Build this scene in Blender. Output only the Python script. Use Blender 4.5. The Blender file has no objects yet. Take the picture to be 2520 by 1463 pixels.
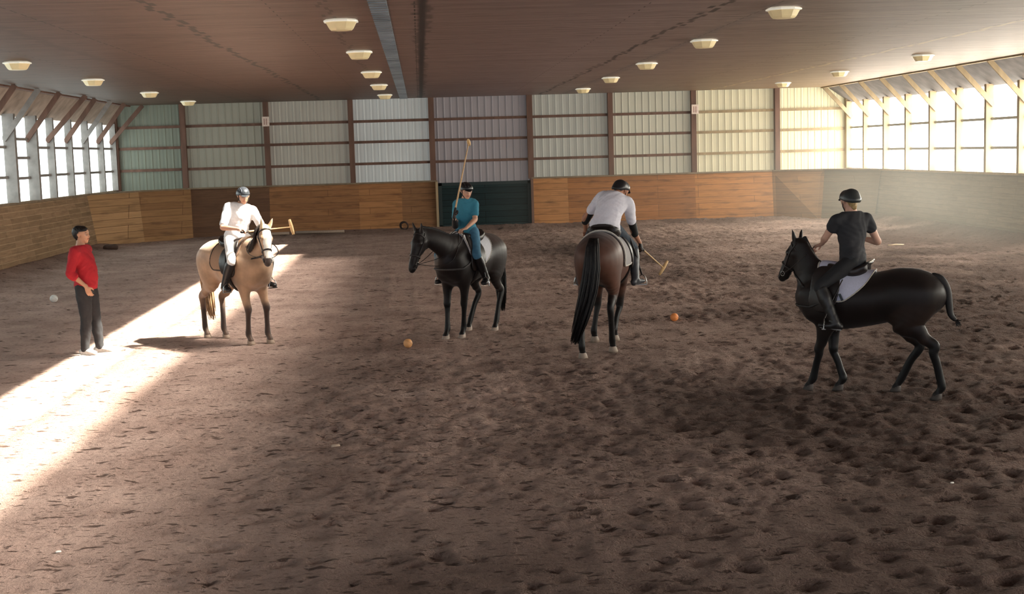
import bpy, math, random
import numpy as np
from mathutils import Vector, Matrix
random.seed(7); RNG = np.random.default_rng(7)
COL = bpy.context.scene.collection
PI = math.pi
V = lambda *a: np.array(a, float)
def unit(v):
    v = np.asarray(v, float); n = np.linalg.norm(v)
    return v / n if n > 1e-9 else V(0, 0, 1)

# ------------------------------------------------------------------ materials
def srgb(r, g, b):
    f = lambda c: (c / 255 / 12.92) if c / 255 <= .04045 else ((c / 255 + .055) / 1.055) ** 2.4
    return (f(r), f(g), f(b), 1)
def new_mat(name):
    m = bpy.data.materials.new(name); m.use_nodes = True
    nt = m.node_tree; bs = nt.nodes['Principled BSDF']
    return m, nt, bs
def N(nt, kind, **kw):
    n = nt.nodes.new(kind)
    for k, v in kw.items():
        if k.startswith('i_'):
            n.inputs[k[2:].replace('_', ' ')].default_value = v
        else: setattr(n, k, v)
    return n
def ramp(nt, stops):
    r = nt.nodes.new('ShaderNodeValToRGB'); e = r.color_ramp.elements
    while len(e) < len(stops): e.new(.5)
    for el, (p, c) in zip(e, stops): el.position = p; el.color = c
    return r
def mix(nt, fac, a, b, mode='MIX'):
    m = nt.nodes.new('ShaderNodeMix'); m.data_type = 'RGBA'; m.blend_type = mode
    for s, v in ((m.inputs[0], fac), (m.inputs[6], a), (m.inputs[7], b)):
        if hasattr(v, 'is_output'): nt.links.new(v, s)
        else: s.default_value = v
    return m.outputs[2]
def mth(nt, op, a, b=0., c=0.):
    m = nt.nodes.new('ShaderNodeMath'); m.operation = op
    for s, v in zip(m.inputs, (a, b, c)):
        if hasattr(v, 'is_output'): nt.links.new(v, s)
        else: s.default_value = v
    return m.outputs[0]
def simple(name, rgb, rough=.6, var=.12, scale=30, bump=0., metal=0., spec=.5, sheen=0., stretch=(1, 1, 1)):
    m, nt, bs = new_mat(name)
    tc = N(nt, 'ShaderNodeTexCoord'); mp = N(nt, 'ShaderNodeMapping'); mp.inputs['Scale'].default_value = stretch
    nt.links.new(tc.outputs['Object'], mp.inputs[0])
    nz = N(nt, 'ShaderNodeTexNoise', i_Scale=scale, i_Detail=4.)
    nt.links.new(mp.outputs[0], nz.inputs['Vector'])
    c = srgb(*rgb); lo = tuple(x * (1 - var) for x in c[:3]) + (1,); hi = tuple(min(1, x * (1 + var)) for x in c[:3]) + (1,)
    r = ramp(nt, [(.3, lo), (.7, hi)]); nt.links.new(nz.outputs[0], r.inputs[0]); nt.links.new(r.outputs[0], bs.inputs['Base Color'])
    bs.inputs['Roughness'].default_value = rough; bs.inputs['Metallic'].default_value = metal
    bs.inputs['Specular IOR Level'].default_value = spec
    if sheen: bs.inputs['Sheen Weight'].default_value = sheen
    if bump:
        b = N(nt, 'ShaderNodeBump', i_Strength=bump, i_Distance=.01); nt.links.new(nz.outputs[0], b.inputs['Height']); nt.links.new(b.outputs[0], bs.inputs['Normal'])
    return m
def vcol_mat(name, rough=.6, var=.12, scale=40, spec=.4, bump=.0, sheen=0., stretch=(1, 1, 1), coat=0., attr='Col'):
    m, nt, bs = new_mat(name)
    at = N(nt, 'ShaderNodeAttribute', attribute_name=attr); tc = N(nt, 'ShaderNodeTexCoord')
    mp = N(nt, 'ShaderNodeMapping'); mp.inputs['Scale'].default_value = stretch
    nt.links.new(tc.outputs['Object'], mp.inputs[0])
    nz = N(nt, 'ShaderNodeTexNoise', i_Scale=scale, i_Detail=5.); nt.links.new(mp.outputs[0], nz.inputs['Vector'])
    r = ramp(nt, [(.3, (1 - var,) * 3 + (1,)), (.7, (1 + var,) * 3 + (1,))]); nt.links.new(nz.outputs[0], r.inputs[0])
    o = mix(nt, 1., at.outputs['Color'], r.outputs[0], 'MULTIPLY'); nt.links.new(o, bs.inputs['Base Color'])
    bs.inputs['Roughness'].default_value = rough; bs.inputs['Specular IOR Level'].default_value = spec
    if sheen: bs.inputs['Sheen Weight'].default_value = sheen
    if bump:
        b = N(nt, 'ShaderNodeBump', i_Strength=bump, i_Distance=.01); nt.links.new(nz.outputs[0], b.inputs['Height']); nt.links.new(b.outputs[0], bs.inputs['Normal'])
    return m

# ------------------------------------------------------------------ object helpers
def tag(o, label=None, cat=None, group=None, kind=None):
    if label: o['label'] = label
    if cat: o['category'] = cat
    if group: o['group'] = group
    if kind: o['kind'] = kind
    return o
def link(name, me, m=None, parent=None, smooth=False, loc=None, rz=0):
    o = bpy.data.objects.new(name, me); COL.objects.link(o)
    if m is not None and me is not None:
        for x in (m if isinstance(m, (list, tuple)) else [m]): me.materials.append(x)
    if parent is not None: o.parent = parent
    if loc is not None: o.location = loc; o.rotation_euler = (0, 0, rz)
    if smooth and me is not None:
        me.polygons.foreach_set('use_smooth', [True] * len(me.polygons))
    return o
def empty(name, loc=(0, 0, 0), rz=0):
    o = bpy.data.objects.new(name, None); COL.objects.link(o); o.location = loc; o.rotation_euler = (0, 0, rz); o.empty_display_size = .1
    return o
class MB:
    """collects boxes, tubes, lathes into one mesh"""
    def __init__(s): s.v = []; s.f = []; s.mi = []
    def add(s, v, f, mi=0):
        n = len(s.v); s.v += [tuple(map(float, p)) for p in v]; s.f += [tuple(i + n for i in q) for q in f]; s.mi += [mi] * len(f)
    def box(s, lo, hi, mi=0):
        x0, y0, z0 = lo; x1, y1, z1 = hi
        v = [(x, y, z) for x in (x0, x1) for y in (y0, y1) for z in (z0, z1)]
        s.add(v, [(0, 1, 3, 2), (4, 6, 7, 5), (0, 4, 5, 1), (2, 3, 7, 6), (0, 2, 6, 4), (1, 5, 7, 3)], mi)
    def beam(s, a, b, w, d, up=(0, 0, 1), mi=0):
        """rectangular bar from a to b, w across (side), d along up-ish"""
        a, b = V(*a), V(*b); t = unit(b - a); side = unit(np.cross(t, up)); u = np.cross(side, t)
        v = [p + sx * side * w / 2 + sz * u * d / 2 for p in (a, b) for sx in (-1, 1) for sz in (-1, 1)]
        s.add(v, [(0, 1, 3, 2), (4, 6, 7, 5), (0, 4, 5, 1), (2, 3, 7, 6), (0, 2, 6, 4), (1, 5, 7, 3)], mi)
    def tube(s, pts, r, n=8, cap=True, mi=0, flat=1.):
        pts = [V(*p) for p in pts]; m = len(pts); rs = r if hasattr(r, '__len__') else [r] * m
        base = []; prev = None
        for i, p in enumerate(pts):
            t = unit(pts[min(i + 1, m - 1)] - pts[max(i - 1, 0)])
            ref = prev if prev is not None else (V(0, 0, 1) if abs(t[2]) < .9 else V(1, 0, 0))
            a = unit(ref - t * np.dot(ref, t)); b = np.cross(t, a); prev = a
            base += [p + rs[i] * (math.cos(2 * PI * k / n) * a * flat + math.sin(2 * PI * k / n) * b) for k in range(n)]
        f = [(i * n + k, i * n + (k + 1) % n, (i + 1) * n + (k + 1) % n, (i + 1) * n + k) for i in range(m - 1) for k in range(n)]
        if cap: f += [tuple(range(n))[::-1], tuple((m - 1) * n + k for k in range(n))]
        s.add(base, f, mi)
    def ring(s, c, nrm, R, r, n=28, m=6, mi=0):
        c = V(*c); nrm = unit(nrm); a = unit(np.cross(nrm, (0, 0, 1) if abs(nrm[2]) < .9 else (1, 0, 0))); b = np.cross(nrm, a)
        v = []
        for i in range(n):
            d = math.cos(2 * PI * i / n) * a + math.sin(2 * PI * i / n) * b
            v += [c + d * (R + r * math.cos(2 * PI * k / m)) + nrm * r * math.sin(2 * PI * k / m) for k in range(m)]
        s.add(v, [(i * m + k, ((i + 1) % n) * m + k, ((i + 1) % n) * m + (k + 1) % m, i * m + (k + 1) % m) for i in range(n) for k in range(m)], mi)
    def build(s, name, m=None, parent=None, smooth=False, loc=None, rz=0):
        me = bpy.data.meshes.new(name); me.from_pydata(s.v, [], s.f)
        o = link(name, me, m, parent, smooth, loc, rz)
        if any(s.mi): me.polygons.foreach_set('material_index', s.mi)
        me.update(); return o

# ------------------------------------------------------------------ implicit surfaces
class Loft:
    """chain of elliptical stations: (center, r_side, r_up, side_vector, colour)"""
    def __init__(s, st, k=.02, sub=3, neg=False):
        n = len(st)
        C = np.array([x[0] for x in st], float); RL = np.array([x[1] for x in st], float); RV = np.array([x[2] for x in st], float)
        S = np.array([unit(x[3]) if len(x) > 3 and x[3] is not None else (np.nan,) * 3 for x in st], float)
        K = np.array([x[4] if len(x) > 4 else (0.5, .5, .5) for x in st], float)
        for i in range(n):
            if np.isnan(S[i, 0]):
                t = unit(C[min(i + 1, n - 1)] - C[max(i - 1, 0)]); S[i] = (0, 1, 0) if abs(t[1]) < .95 else (1, 0, 0)
        if n == 1:
            s.C, s.RL, s.RV, s.S, s.K = C, RL, RV, S, K
        else:
            out = [[] for _ in range(5)]
            for i in range(n - 1):
                for j in range(sub):
                    t = j / sub
                    for o, A in zip(out, (C, RL, RV, S, K)):
                        p0, p1, p2, p3 = A[max(i - 1, 0)], A[i], A[i + 1], A[min(i + 2, n - 1)]
                        if A is K or A is S: o.append(p1 + (p2 - p1) * t)
                        else: o.append(.5 * (2 * p1 + (p2 - p0) * t + (2 * p0 - 5 * p1 + 4 * p2 - p3) * t * t + (3 * p1 - p0 - 3 * p2 + p3) * t ** 3))
            for o, A in zip(out, (C, RL, RV, S, K)): o.append(A[-1])
            s.C, s.RL, s.RV, s.S, s.K = [np.array(o) for o in out]
            s.RL = np.maximum(s.RL, .002); s.RV = np.maximum(s.RV, .002)
        s.k = k; s.neg = neg
        R = np.maximum(s.RL, s.RV)[:, None]
        s.lo = (s.C - R).min(0); s.hi = (s.C + R).max(0)
    def eval(s, X, Y, Z, colour=False):
        """X,Y,Z broadcastable arrays"""
        best = None; bc = None
        m = len(s.C)
        for i in range(max(1, m - 1)):
            a = s.C[i]; j = min(i + 1, m - 1); d = s.C[j] - a; L2 = float(d @ d)
            px, py, pz = X - a[0], Y - a[1], Z - a[2]
            if L2 > 1e-12: t = np.clip((px * d[0] + py * d[1] + pz * d[2]) / L2, 0, 1)
            else: t = np.zeros(np.broadcast(X, Y, Z).shape, np.float32)
            rl = s.RL[i] + (s.RL[j] - s.RL[i]) * t; rv = s.RV[i] + (s.RV[j] - s.RV[i]) * t
            sv = unit((s.S[i] + s.S[j]))
            if L2 > 1e-12:
                tn = unit(d); sv = unit(sv - tn * (sv @ tn)); uv = np.cross(tn, sv)
            else:
                tn = np.cross(sv, (0, 0, 1)); tn = unit(tn); uv = np.cross(tn, sv)
            qx, qy, qz = px - d[0] * t, py - d[1] * t, pz - d[2] * t
            l = qx * sv[0] + qy * sv[1] + qz * sv[2]; v = qx * uv[0] + qy * uv[1] + qz * uv[2]; w = qx * tn[0] + qy * tn[1] + qz * tn[2]
            mr = np.minimum(rl, rv)
            f = (np.sqrt((l / rl) ** 2 + (v / rv) ** 2 + (w / (mr if m > 1 else rl)) ** 2) - 1) * mr
            if best is None:
                best = f
                if colour: bc = s.K[i] + (s.K[j] - s.K[i]) * t[..., None]
            else:
                if colour:
                    c = s.K[i] + (s.K[j] - s.K[i]) * t[..., None]; msk = (f < best)[..., None]; bc = np.where(msk, c, bc)
                best = np.minimum(best, f)
        return (best, bc) if colour else best
class Field:
    def __init__(s): s.p = []
    def add(s, st, k=.02, sub=3, neg=False): l = Loft(st, k, sub, neg); s.p.append(l); return s
    def ball(s, c, r, k=.02, col=(.5, .5, .5), rv=None, side=None, neg=False): return s.add([(c, r, rv or r, side, col)], k, neg=neg)
    def grid(s, lo, hi, h, cull=.05):
        n = np.ceil((hi - lo) / h).astype(int) + 1
        ax = [np.arange(n[i], dtype=np.float32) * h + lo[i] for i in range(3)]
        F = np.full(n, 1., np.float32)
        for neg in (False, True):
            for l in s.p:
                if l.neg != neg: continue
                mg = cull + l.k
                a = np.clip(np.floor((l.lo - mg - lo) / h).astype(int), 0, n); b = np.clip(np.ceil((l.hi + mg - lo) / h).astype(int) + 1, 0, n)
                if (b <= a).any(): continue
                X = ax[0][a[0]:b[0], None, None]; Y = ax[1][None, a[1]:b[1], None]; Z = ax[2][None, None, a[2]:b[2]]
                f = l.eval(X, Y, Z).astype(np.float32); sl = tuple(slice(a[i], b[i]) for i in range(3)); g = F[sl]; k = l.k
                if not neg:
                    hh = np.maximum(k - np.abs(f - g), 0) / k; F[sl] = np.minimum(f, g) - hh * hh * k * .25
                else:
                    hh = np.maximum(k - np.abs(-f - g), 0) / k; F[sl] = np.maximum(-f, g) + hh * hh * k * .25
        return F, ax
    def bounds(s, pad): return np.min([l.lo for l in s.p if not l.neg], 0) - pad, np.max([l.hi for l in s.p if not l.neg], 0) + pad
    def colours(s, P):
        num = np.zeros((len(P), 3)); den = np.zeros(len(P))
        for l in s.p:
            if l.neg: continue
            msk = ((P > l.lo - .04) & (P < l.hi + .04)).all(1)
            if not msk.any(): continue
            f, c = l.eval(P[msk, 0], P[msk, 1], P[msk, 2], True)
            w = np.exp(-np.clip(f, -.02, .2) * 220); num[msk] += c * w[:, None]; den[msk] += w
        den[den == 0] = 1
        return num / den[:, None]
def nets(F, ax, h):
    ins = F < 0
    c = np.zeros(tuple(np.array(F.shape) - 1), np.uint8)
    for dx in (0, 1):
        for dy in (0, 1):
            for dz in (0, 1):
                c += ins[dx:F.shape[0] - 1 + dx, dy:F.shape[1] - 1 + dy, dz:F.shape[2] - 1 + dz]
    act = (c > 0) & (c < 8); idx = np.argwhere(act)
    vid = np.full(c.shape, -1, np.int32); vid[act] = np.arange(len(idx))
    corners = np.array([(a, b, d) for a in (0, 1) for b in (0, 1) for d in (0, 1)])
    val = np.stack([F[idx[:, 0] + a, idx[:, 1] + b, idx[:, 2] + d] for a, b, d in corners], 1)
    P = np.zeros((len(idx), 3)); cnt = np.zeros(len(idx))
    for i in range(8):
        for j in range(i + 1, 8):
            if np.abs(corners[i] - corners[j]).sum() != 1: continue
            m = (val[:, i] < 0) != (val[:, j] < 0)
            t = val[m, i] / (val[m, i] - val[m, j])
            P[m] += corners[i] + (corners[j] - corners[i]) * t[:, None]; cnt[m] += 1
    P = (idx + P / cnt[:, None]) * h + np.array([a[0] for a in ax])
    quads = []
    for axis in range(3):
        sh = [slice(None)] * 3; s2 = [slice(None)] * 3; sh[axis] = slice(0, -1); s2[axis] = slice(1, None)
        A, B = ins[tuple(sh)], ins[tuple(s2)]
        e = np.argwhere(A != B); o = [i for i in range(3) if i != axis]
        e = e[(e[:, o[0]] > 0) & (e[:, o[1]] > 0) & (e[:, o[0]] < F.shape[o[0]] - 1) & (e[:, o[1]] < F.shape[o[1]] - 1)]
        q = []
        for da, db in ((1, 1), (0, 1), (0, 0), (1, 0)):
            k = e.copy(); k[:, o[0]] -= da; k[:, o[1]] -= db; q.append(vid[k[:, 0], k[:, 1], k[:, 2]])
        q = np.stack(q, 1); fl = A[e[:, 0], e[:, 1], e[:, 2]]
        if axis == 1: fl = ~fl
        q[~fl] = q[~fl][:, ::-1]; quads.append(q)
    return P, np.concatenate(quads)
def relax(P, Q, it=1, lam=.5):
    for _ in range(it):
        acc = np.zeros_like(P); cnt = np.zeros(len(P))
        for a in range(4):
            i, j = Q[:, a], Q[:, (a + 1) % 4]
            for x, y in ((i, j), (j, i)):
                for d in range(3): acc[:, d] += np.bincount(x, P[y, d], len(P))
                cnt += np.bincount(x, minlength=len(P))
        P = P + lam * (acc / np.maximum(cnt, 1)[:, None] - P)
    return P
def mesh_field(name, F, h, m, parent=None, post=None, lo=None, hi=None, it=2, colour=True, colfn=None, loc=None, rz=0):
    if lo is None: lo, hi = F.bounds(3 * h)
    lo = np.array(lo, float); hi = np.array(hi, float)
    G, ax = F.grid(lo, hi, h)
    if post is not None: G = post(G, ax[0][:, None, None], ax[1][None, :, None], ax[2][None, None, :]).astype(np.float32)
    G[[0, -1]] = 1; G[:, [0, -1]] = 1; G[:, :, [0, -1]] = 1
    P, Q = nets(G, ax, h)
    if it: P = relax(P, Q, it)
    me = bpy.data.meshes.new(name); me.vertices.add(len(P)); me.vertices.foreach_set('co', P.ravel())
    me.loops.add(len(Q) * 4); me.loops.foreach_set('vertex_index', Q.ravel().astype(np.int32))
    me.polygons.add(len(Q)); me.polygons.foreach_set('loop_start', np.arange(len(Q), dtype=np.int32) * 4)
    me.polygons.foreach_set('use_smooth', np.ones(len(Q), bool)); me.update(calc_edges=True)
    if colour:
        C = F.colours(P)
        if colfn is not None: C = colfn(P, C)
        a = me.color_attributes.new('Col', 'FLOAT_COLOR', 'POINT'); a.data.foreach_set('color', np.concatenate([C, np.ones((len(C), 1))], 1).astype(np.float32).ravel())
    return link(name, me, m, parent, False, loc, rz)
# ------------------------------------------------------------------ camera
H = 2.6; D = 45.09; XL, XR = -10.19, 14.83; ZK, ZC = 1.65, 4.48; BACK_END = -5.
FPX, PIT, YAW, ROLL = 3246.6, .1101, .0661, .0297
cam = bpy.data.cameras.new('camera'); co = bpy.data.objects.new('camera', cam); COL.objects.link(co)
cam.sensor_width = 36; cam.lens = FPX / 2520 * 36; cam.clip_end = 200
r0 = V(math.cos(YAW), -math.sin(YAW), 0); fw = V(math.sin(YAW) * math.cos(PIT), math.cos(YAW) * math.cos(PIT), -math.sin(PIT)); u0 = np.cross(r0, fw)
cr, sr = math.cos(ROLL), math.sin(ROLL); rr = cr * r0 - sr * u0; uu = sr * r0 + cr * u0
co.matrix_world = Matrix(((rr[0], uu[0], -fw[0], 0), (rr[1], uu[1], -fw[1], 0), (rr[2], uu[2], -fw[2], H), (0, 0, 0, 1)))
bpy.context.scene.camera = co

# ------------------------------------------------------------------ setting materials
def boards_mat(name, c1, c2, dark, row=.19, length=2.4, gap=.012, axis='X', rough=.75, spec=.3, stain=.35, gapcol=None, seed=0.):
    """horizontal boards: rows stacked along z (or along y for a ceiling), running along x or y"""
    m, nt, bs = new_mat(name)
    tc = N(nt, 'ShaderNodeTexCoord'); sx = N(nt, 'ShaderNodeSeparateXYZ'); nt.links.new(tc.outputs['Object'], sx.inputs[0])
    cb = N(nt, 'ShaderNodeCombineXYZ')
    run, stack = {'X': (0, 2), 'Y': (1, 2), 'C': (0, 1)}[axis]
    nt.links.new(mth(nt, 'ADD', sx.outputs[run], seed), cb.inputs[0]); nt.links.new(sx.outputs[stack], cb.inputs[1])
    br = N(nt, 'ShaderNodeTexBrick', i_Scale=1., i_Mortar_Size=gap, i_Mortar_Smooth=.3, i_Bias=0., i_Brick_Width=length, i_Row_Height=row)
    br.offset = .37; br.offset_frequency = 3
    nt.links.new(cb.outputs[0], br.inputs['Vector'])
    br.inputs['Color1'].default_value = srgb(*c1); br.inputs['Color2'].default_value = srgb(*c2); br.inputs['Mortar'].default_value = srgb(*(gapcol or dark))
    mp = N(nt, 'ShaderNodeMapping'); nt.links.new(cb.outputs[0], mp.inputs[0]); mp.inputs['Scale'].default_value = (.9, 14, 1)
    gr = N(nt, 'ShaderNodeTexNoise', i_Scale=1.6, i_Detail=6., i_Roughness=.65); nt.links.new(mp.outputs[0], gr.inputs['Vector'])
    r = ramp(nt, [(.25, (.55, .55, .55, 1)), (.5, (.95, .95, .95, 1)), (.8, (1.25, 1.25, 1.25, 1))]); nt.links.new(gr.outputs[0], r.inputs[0])
    c = mix(nt, .8, br.outputs['Color'], r.outputs[0], 'MULTIPLY')
    kn = N(nt, 'ShaderNodeTexNoise', i_Scale=1.3, i_Detail=3.); mp2 = N(nt, 'ShaderNodeMapping'); mp2.inputs['Scale'].default_value = (1.2, 4.5, 1)
    nt.links.new(cb.outputs[0], mp2.inputs[0]); nt.links.new(mp2.outputs[0], kn.inputs['Vector'])
    k = ramp(nt, [(.54, (0, 0, 0, 1)), (.72, (1, 1, 1, 1))]); nt.links.new(kn.outputs[0], k.inputs[0])
    f = mth(nt, 'MULTIPLY', k.outputs[0], stain)
    c = mix(nt, f, c, srgb(*dark)); nt.links.new(c, bs.inputs['Base Color'])
    bs.inputs['Roughness'].default_value = rough; bs.inputs['Specular IOR Level'].default_value = spec
    b = N(nt, 'ShaderNodeBump', i_Strength=.5, i_Distance=.012)
    hgt = mth(nt, 'SUBTRACT', mth(nt, 'MULTIPLY', gr.outputs[0], .3), br.outputs['Fac'])
    nt.links.new(hgt, b.inputs['Height']); nt.links.new(b.outputs[0], bs.inputs['Normal'])
    return m, nt, bs, c, cb, sx
def glow_mat(name, rgb, strength, edge=.0, base=(200, 200, 195), period=.235, axis=0, depth=.25):
    """daylight coming through ribbed translucent sheet"""
    m, nt, bs = new_mat(name)
    tc = N(nt, 'ShaderNodeTexCoord'); sx = N(nt, 'ShaderNodeSeparateXYZ'); nt.links.new(tc.outputs['Object'], sx.inputs[0])
    s = mth(nt, 'FRACT', mth(nt, 'DIVIDE', sx.outputs[axis], period))
    d = mth(nt, 'ABSOLUTE', mth(nt, 'SUBTRACT', s, .5))
    r = ramp(nt, [(.0, (1 - depth,) * 3 + (1,)), (.1, (1 - depth * .5,) * 3 + (1,)), (.17, (1, 1, 1, 1))]); nt.links.new(d, r.inputs[0])
    nz = N(nt, 'ShaderNodeTexNoise', i_Scale=.8, i_Detail=3.); nt.links.new(tc.outputs['Object'], nz.inputs['Vector'])
    r2 = ramp(nt, [(.3, (.82, .82, .82, 1)), (.7, (1.08, 1.08, 1.08, 1))]); nt.links.new(nz.outputs[0], r2.inputs[0])
    c = mix(nt, 1., srgb(*rgb), r.outputs[0], 'MULTIPLY'); c = mix(nt, 1., c, r2.outputs[0], 'MULTIPLY')
    nt.links.new(c, bs.inputs['Emission Color']); bs.inputs['Emission Strength'].default_value = strength
    cb = mix(nt, 1., srgb(*base), r.outputs[0], 'MULTIPLY'); nt.links.new(cb, bs.inputs['Base Color']); bs.inputs['Roughness'].default_value = .5
    return m
M = {}
M['timber'] = simple('rough brown timber', (108, 80, 68), .8, .25, 6, stretch=(1, 1, .15))
M['timber_pale'] = simple('pale weathered timber', (158, 138, 108), .8, .2, 6, stretch=(1, 1, .2))
M['timber_grey'] = simple('grey painted timber', (134, 128, 124), .7, .15, 6)
M['ledge'] = simple('dusty grey ledge board', (128, 112, 92), .85, .2, 5)
M['soffit_l'] = simple('dusty brown soffit board', (150, 132, 118), .85, .25, 3)
M['soffit_r'] = simple('dark grey soffit board', (112, 106, 104), .85, .25, 3)

# ------------------------------------------------------------------ floor
def floor():
    xs = np.arange(-12.2, 16.8, .045); ys = [4.6]
    while ys[-1] < 46.2: ys.append(ys[-1] + max(.03, .0042 * ys[-1]))
    ys = np.array(ys); nx, ny = len(xs), len(ys); X, Y = np.meshgrid(xs, ys)
    Z = np.zeros_like(X); pit = np.zeros_like(X)
    def vn(sx, sy, seed):
        g = np.random.default_rng(seed); n = 64; T = g.random((n, n)); u = X * sx; v = Y * sy
        i = np.floor(u).astype(int); j = np.floor(v).astype(int); a = u - i; b = v - j; a = a * a * (3 - 2 * a); b = b * b * (3 - 2 * b)
        q = lambda p, r: T[p % n, r % n]
        return (q(i, j) * (1 - a) + q(i + 1, j) * a) * (1 - b) + (q(i, j + 1) * (1 - a) + q(i + 1, j + 1) * a) * b - .5
    rough = np.clip((vn(.22, .16, 3) + .12 + .035 * (X - 1.5)) * 3, 0, 1)          # deeper ground towards the right
    Z += vn(.35, .3, 1) * .03 + vn(1.6, 1.2, 2) * .018 + (vn(4.5, 4, 4) * .018 + vn(10, 9, 5) * .020 + vn(19, 17, 15) * .013) * (.4 + 1.3 * rough)
    g = np.random.default_rng(11)
    for n in range(9500):                                                          # hoof prints and scuffs
        py = 7 + 34 * g.random() ** 1.5; px = g.uniform(-9.8, 14.3)
        r_ = min(1., max(.15, .34 + .06 * (px - 1))); 
        if g.random() > r_ + .25: continue
        R = g.uniform(.035, .085) * (1. + .4 * (g.random() < .15)); dp = g.uniform(.010, .036) * (.5 + .65 * r_); el = g.uniform(.6, 1.5)
        i0, i1 = np.searchsorted(xs, (px - 2.4 * R * el, px + 2.4 * R * el)); j0, j1 = np.searchsorted(ys, (py - 2.4 * R, py + 2.4 * R))
        if i1 <= i0 or j1 <= j0: continue
        d = np.sqrt(((X[j0:j1, i0:i1] - px) / el) ** 2 + (Y[j0:j1, i0:i1] - py) ** 2) / R
        k = np.exp(-(d ** 2) * 1.3); rim = np.exp(-((d - 1.5) ** 2) * 6)
        Z[j0:j1, i0:i1] += -dp * k + dp * .45 * rim; pit[j0:j1, i0:i1] = np.maximum(pit[j0:j1, i0:i1], k * (.25 + .75 * r_) * g.uniform(.4, 1))
    for n in range(4200):                                                          # clods
        py = 7 + 32 * g.random() ** 1.6; px = g.uniform(-9.8, 14.3)
        if g.random() > .5 + .05 * px: continue
        R = g.uniform(.02, .05); dp = g.uniform(.012, .03)
        i0, i1 = np.searchsorted(xs, (px - 2.2 * R, px + 2.2 * R)); j0, j1 = np.searchsorted(ys, (py - 2.2 * R, py + 2.2 * R))
        if i1 <= i0 or j1 <= j0: continue
        d2 = ((X[j0:j1, i0:i1] - px) ** 2 + (Y[j0:j1, i0:i1] - py) ** 2) / R ** 2; Z[j0:j1, i0:i1] += dp * np.exp(-d2)
    tracks = [([(-1.44, 7.3), (-1.62, 9.9), (-1.56, 10.9), (-1.54, 13.2), (-1.64, 18.3), (-.78, 23.7), (.6, 30)], .035, .018), ([(-1.3, 8), (-1.29, 11.2), (-1.28, 12.2), (-1.1, 15)], .03, .012),
              ([(-2.9, 9), (-2.64, 12.1), (-2.51, 15.3), (-2.41, 17.4), (-1.9, 24)], .035, .014), ([(-3.0, 8.2), (-3.03, 9.2), (-3.07, 10.6), (-3.1, 13)], .03, .012),
              ([(.2, 9.9), (.64, 10.3), (1.23, 10.9), (1.51, 12.), (1.6, 13.5)], .045, .02), ([(2.5, 14), (2.62, 12.9), (2.81, 11.2), (2.78, 10.4), (3.1, 8)], .05, .02),
              ([(4.9, 27.2), (4.5, 19.7), (4.65, 17.4), (4.9, 15)], .05, .02), ([(3.4, 25), (3.6, 18), (3.9, 11)], .05, .018), ([(6.5, 30), (5.6, 20), (5.0, 9)], .06, .02), ([(.4, 30), (.2, 22), (.1, 15.5)], .05, .016), ([(8.5, 33), (7.4, 18)], .07, .02)]
    for pts, w, h in tracks:
        for (x0, y0), (x1, y1) in zip(pts[:-1], pts[1:]):
            if y1 < y0: x0, y0, x1, y1 = x1, y1, x0, y0
            j0, j1 = np.searchsorted(ys, (y0, y1)); 
            if j1 <= j0: continue
            t = (Y[j0:j1] - y0) / (y1 - y0); cx = x0 + (x1 - x0) * t; sl = math.cos(math.atan2(x1 - x0, y1 - y0)); d = (X[j0:j1] - cx) * sl
            br_ = np.clip(.35 + vn(1.1, .9, 31)[j0:j1] * 2.2, 0, 1); w = w * .55; Z[j0:j1] += br_ * (h * .55 * np.exp(-(d / w) ** 2) - h * .3 * np.exp(-((d - 2 * w) / w) ** 2)); pit[j0:j1] = np.maximum(pit[j0:j1], .16 * br_ * np.exp(-((d - 2.1 * w) / w) ** 2))
    for c in np.arange(-9, 14, .55):                                               # faint harrow lines along the hall
        d = X - c - .15 * np.sin(Y * .13 + c) ; Z += .006 * np.exp(-(d / .05) ** 2)
    # churned band of wheel marks behind the third horse, damp dark track, soil banked at the walls
    band = np.exp(-((Y - 19.6 - .12 * (X - 2)) / .55) ** 2) * (1 / (1 + np.exp(-(X - 1.2) * 3)))
    Z += band * .03 * (np.sin(X * 26 + 4 * np.sin(Y * 9)) * .5 + vn(9, 12, 8) * 2); pit = np.maximum(pit, band * (.35 + vn(9, 12, 9)))
    Z += .25 * np.exp(-(XR - .35 - X).clip(0, 9) / .55) + .16 * np.exp(-(X - XL - .3).clip(0, 9) / .5) + .12 * np.exp(-(D - .4 - Y).clip(0, 9) / .7)
    near = [(-4.6, 18.2), (-2.73, 19), (.585, 18.76), (2.1, 16.8), (4.52, 13.14), (4.6, 13.2)]
    damp_shade = np.exp(-((X - 4.2) ** 2 / 9 + (Y - 35.) ** 2 / 16)) * .75 + np.exp(-((X - 4.6) ** 2 / 5 + (Y - 28.) ** 2 / 22)) * .55
    damp_shade = np.maximum(damp_shade, np.exp(-(14.1 - X).clip(0, 9) / .9) * .9); damp_shade = np.maximum(damp_shade, .5 * np.exp(-(D - 1.2 - Y).clip(0, 9) / .8)); damp_shade = np.maximum(damp_shade, .45 * np.exp(-(X + 9.4).clip(0, 9) / .8))
    damp_shade = np.maximum(damp_shade, 1.05 / (1 + np.exp(-((X - 2.6) * .8 + (13.5 - Y) * .30 - vn(.5, .4, 21) * 2.5))))  # dimmer light toward the near right, painted into the soil colour
    damp_shade = np.clip(damp_shade + vn(.8, .7, 6) * .5 * (.2 + rough) + vn(2.3, 2.1, 7) * .25 * (.3 + rough), 0, 1)
    me = bpy.data.meshes.new('floor'); P = np.stack([X, Y, Z], -1).reshape(-1, 3)
    me.vertices.add(len(P)); me.vertices.foreach_set('co', P.ravel())
    i = np.arange(nx - 1); j = np.arange(ny - 1)[:, None]; a = j * nx + i
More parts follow.
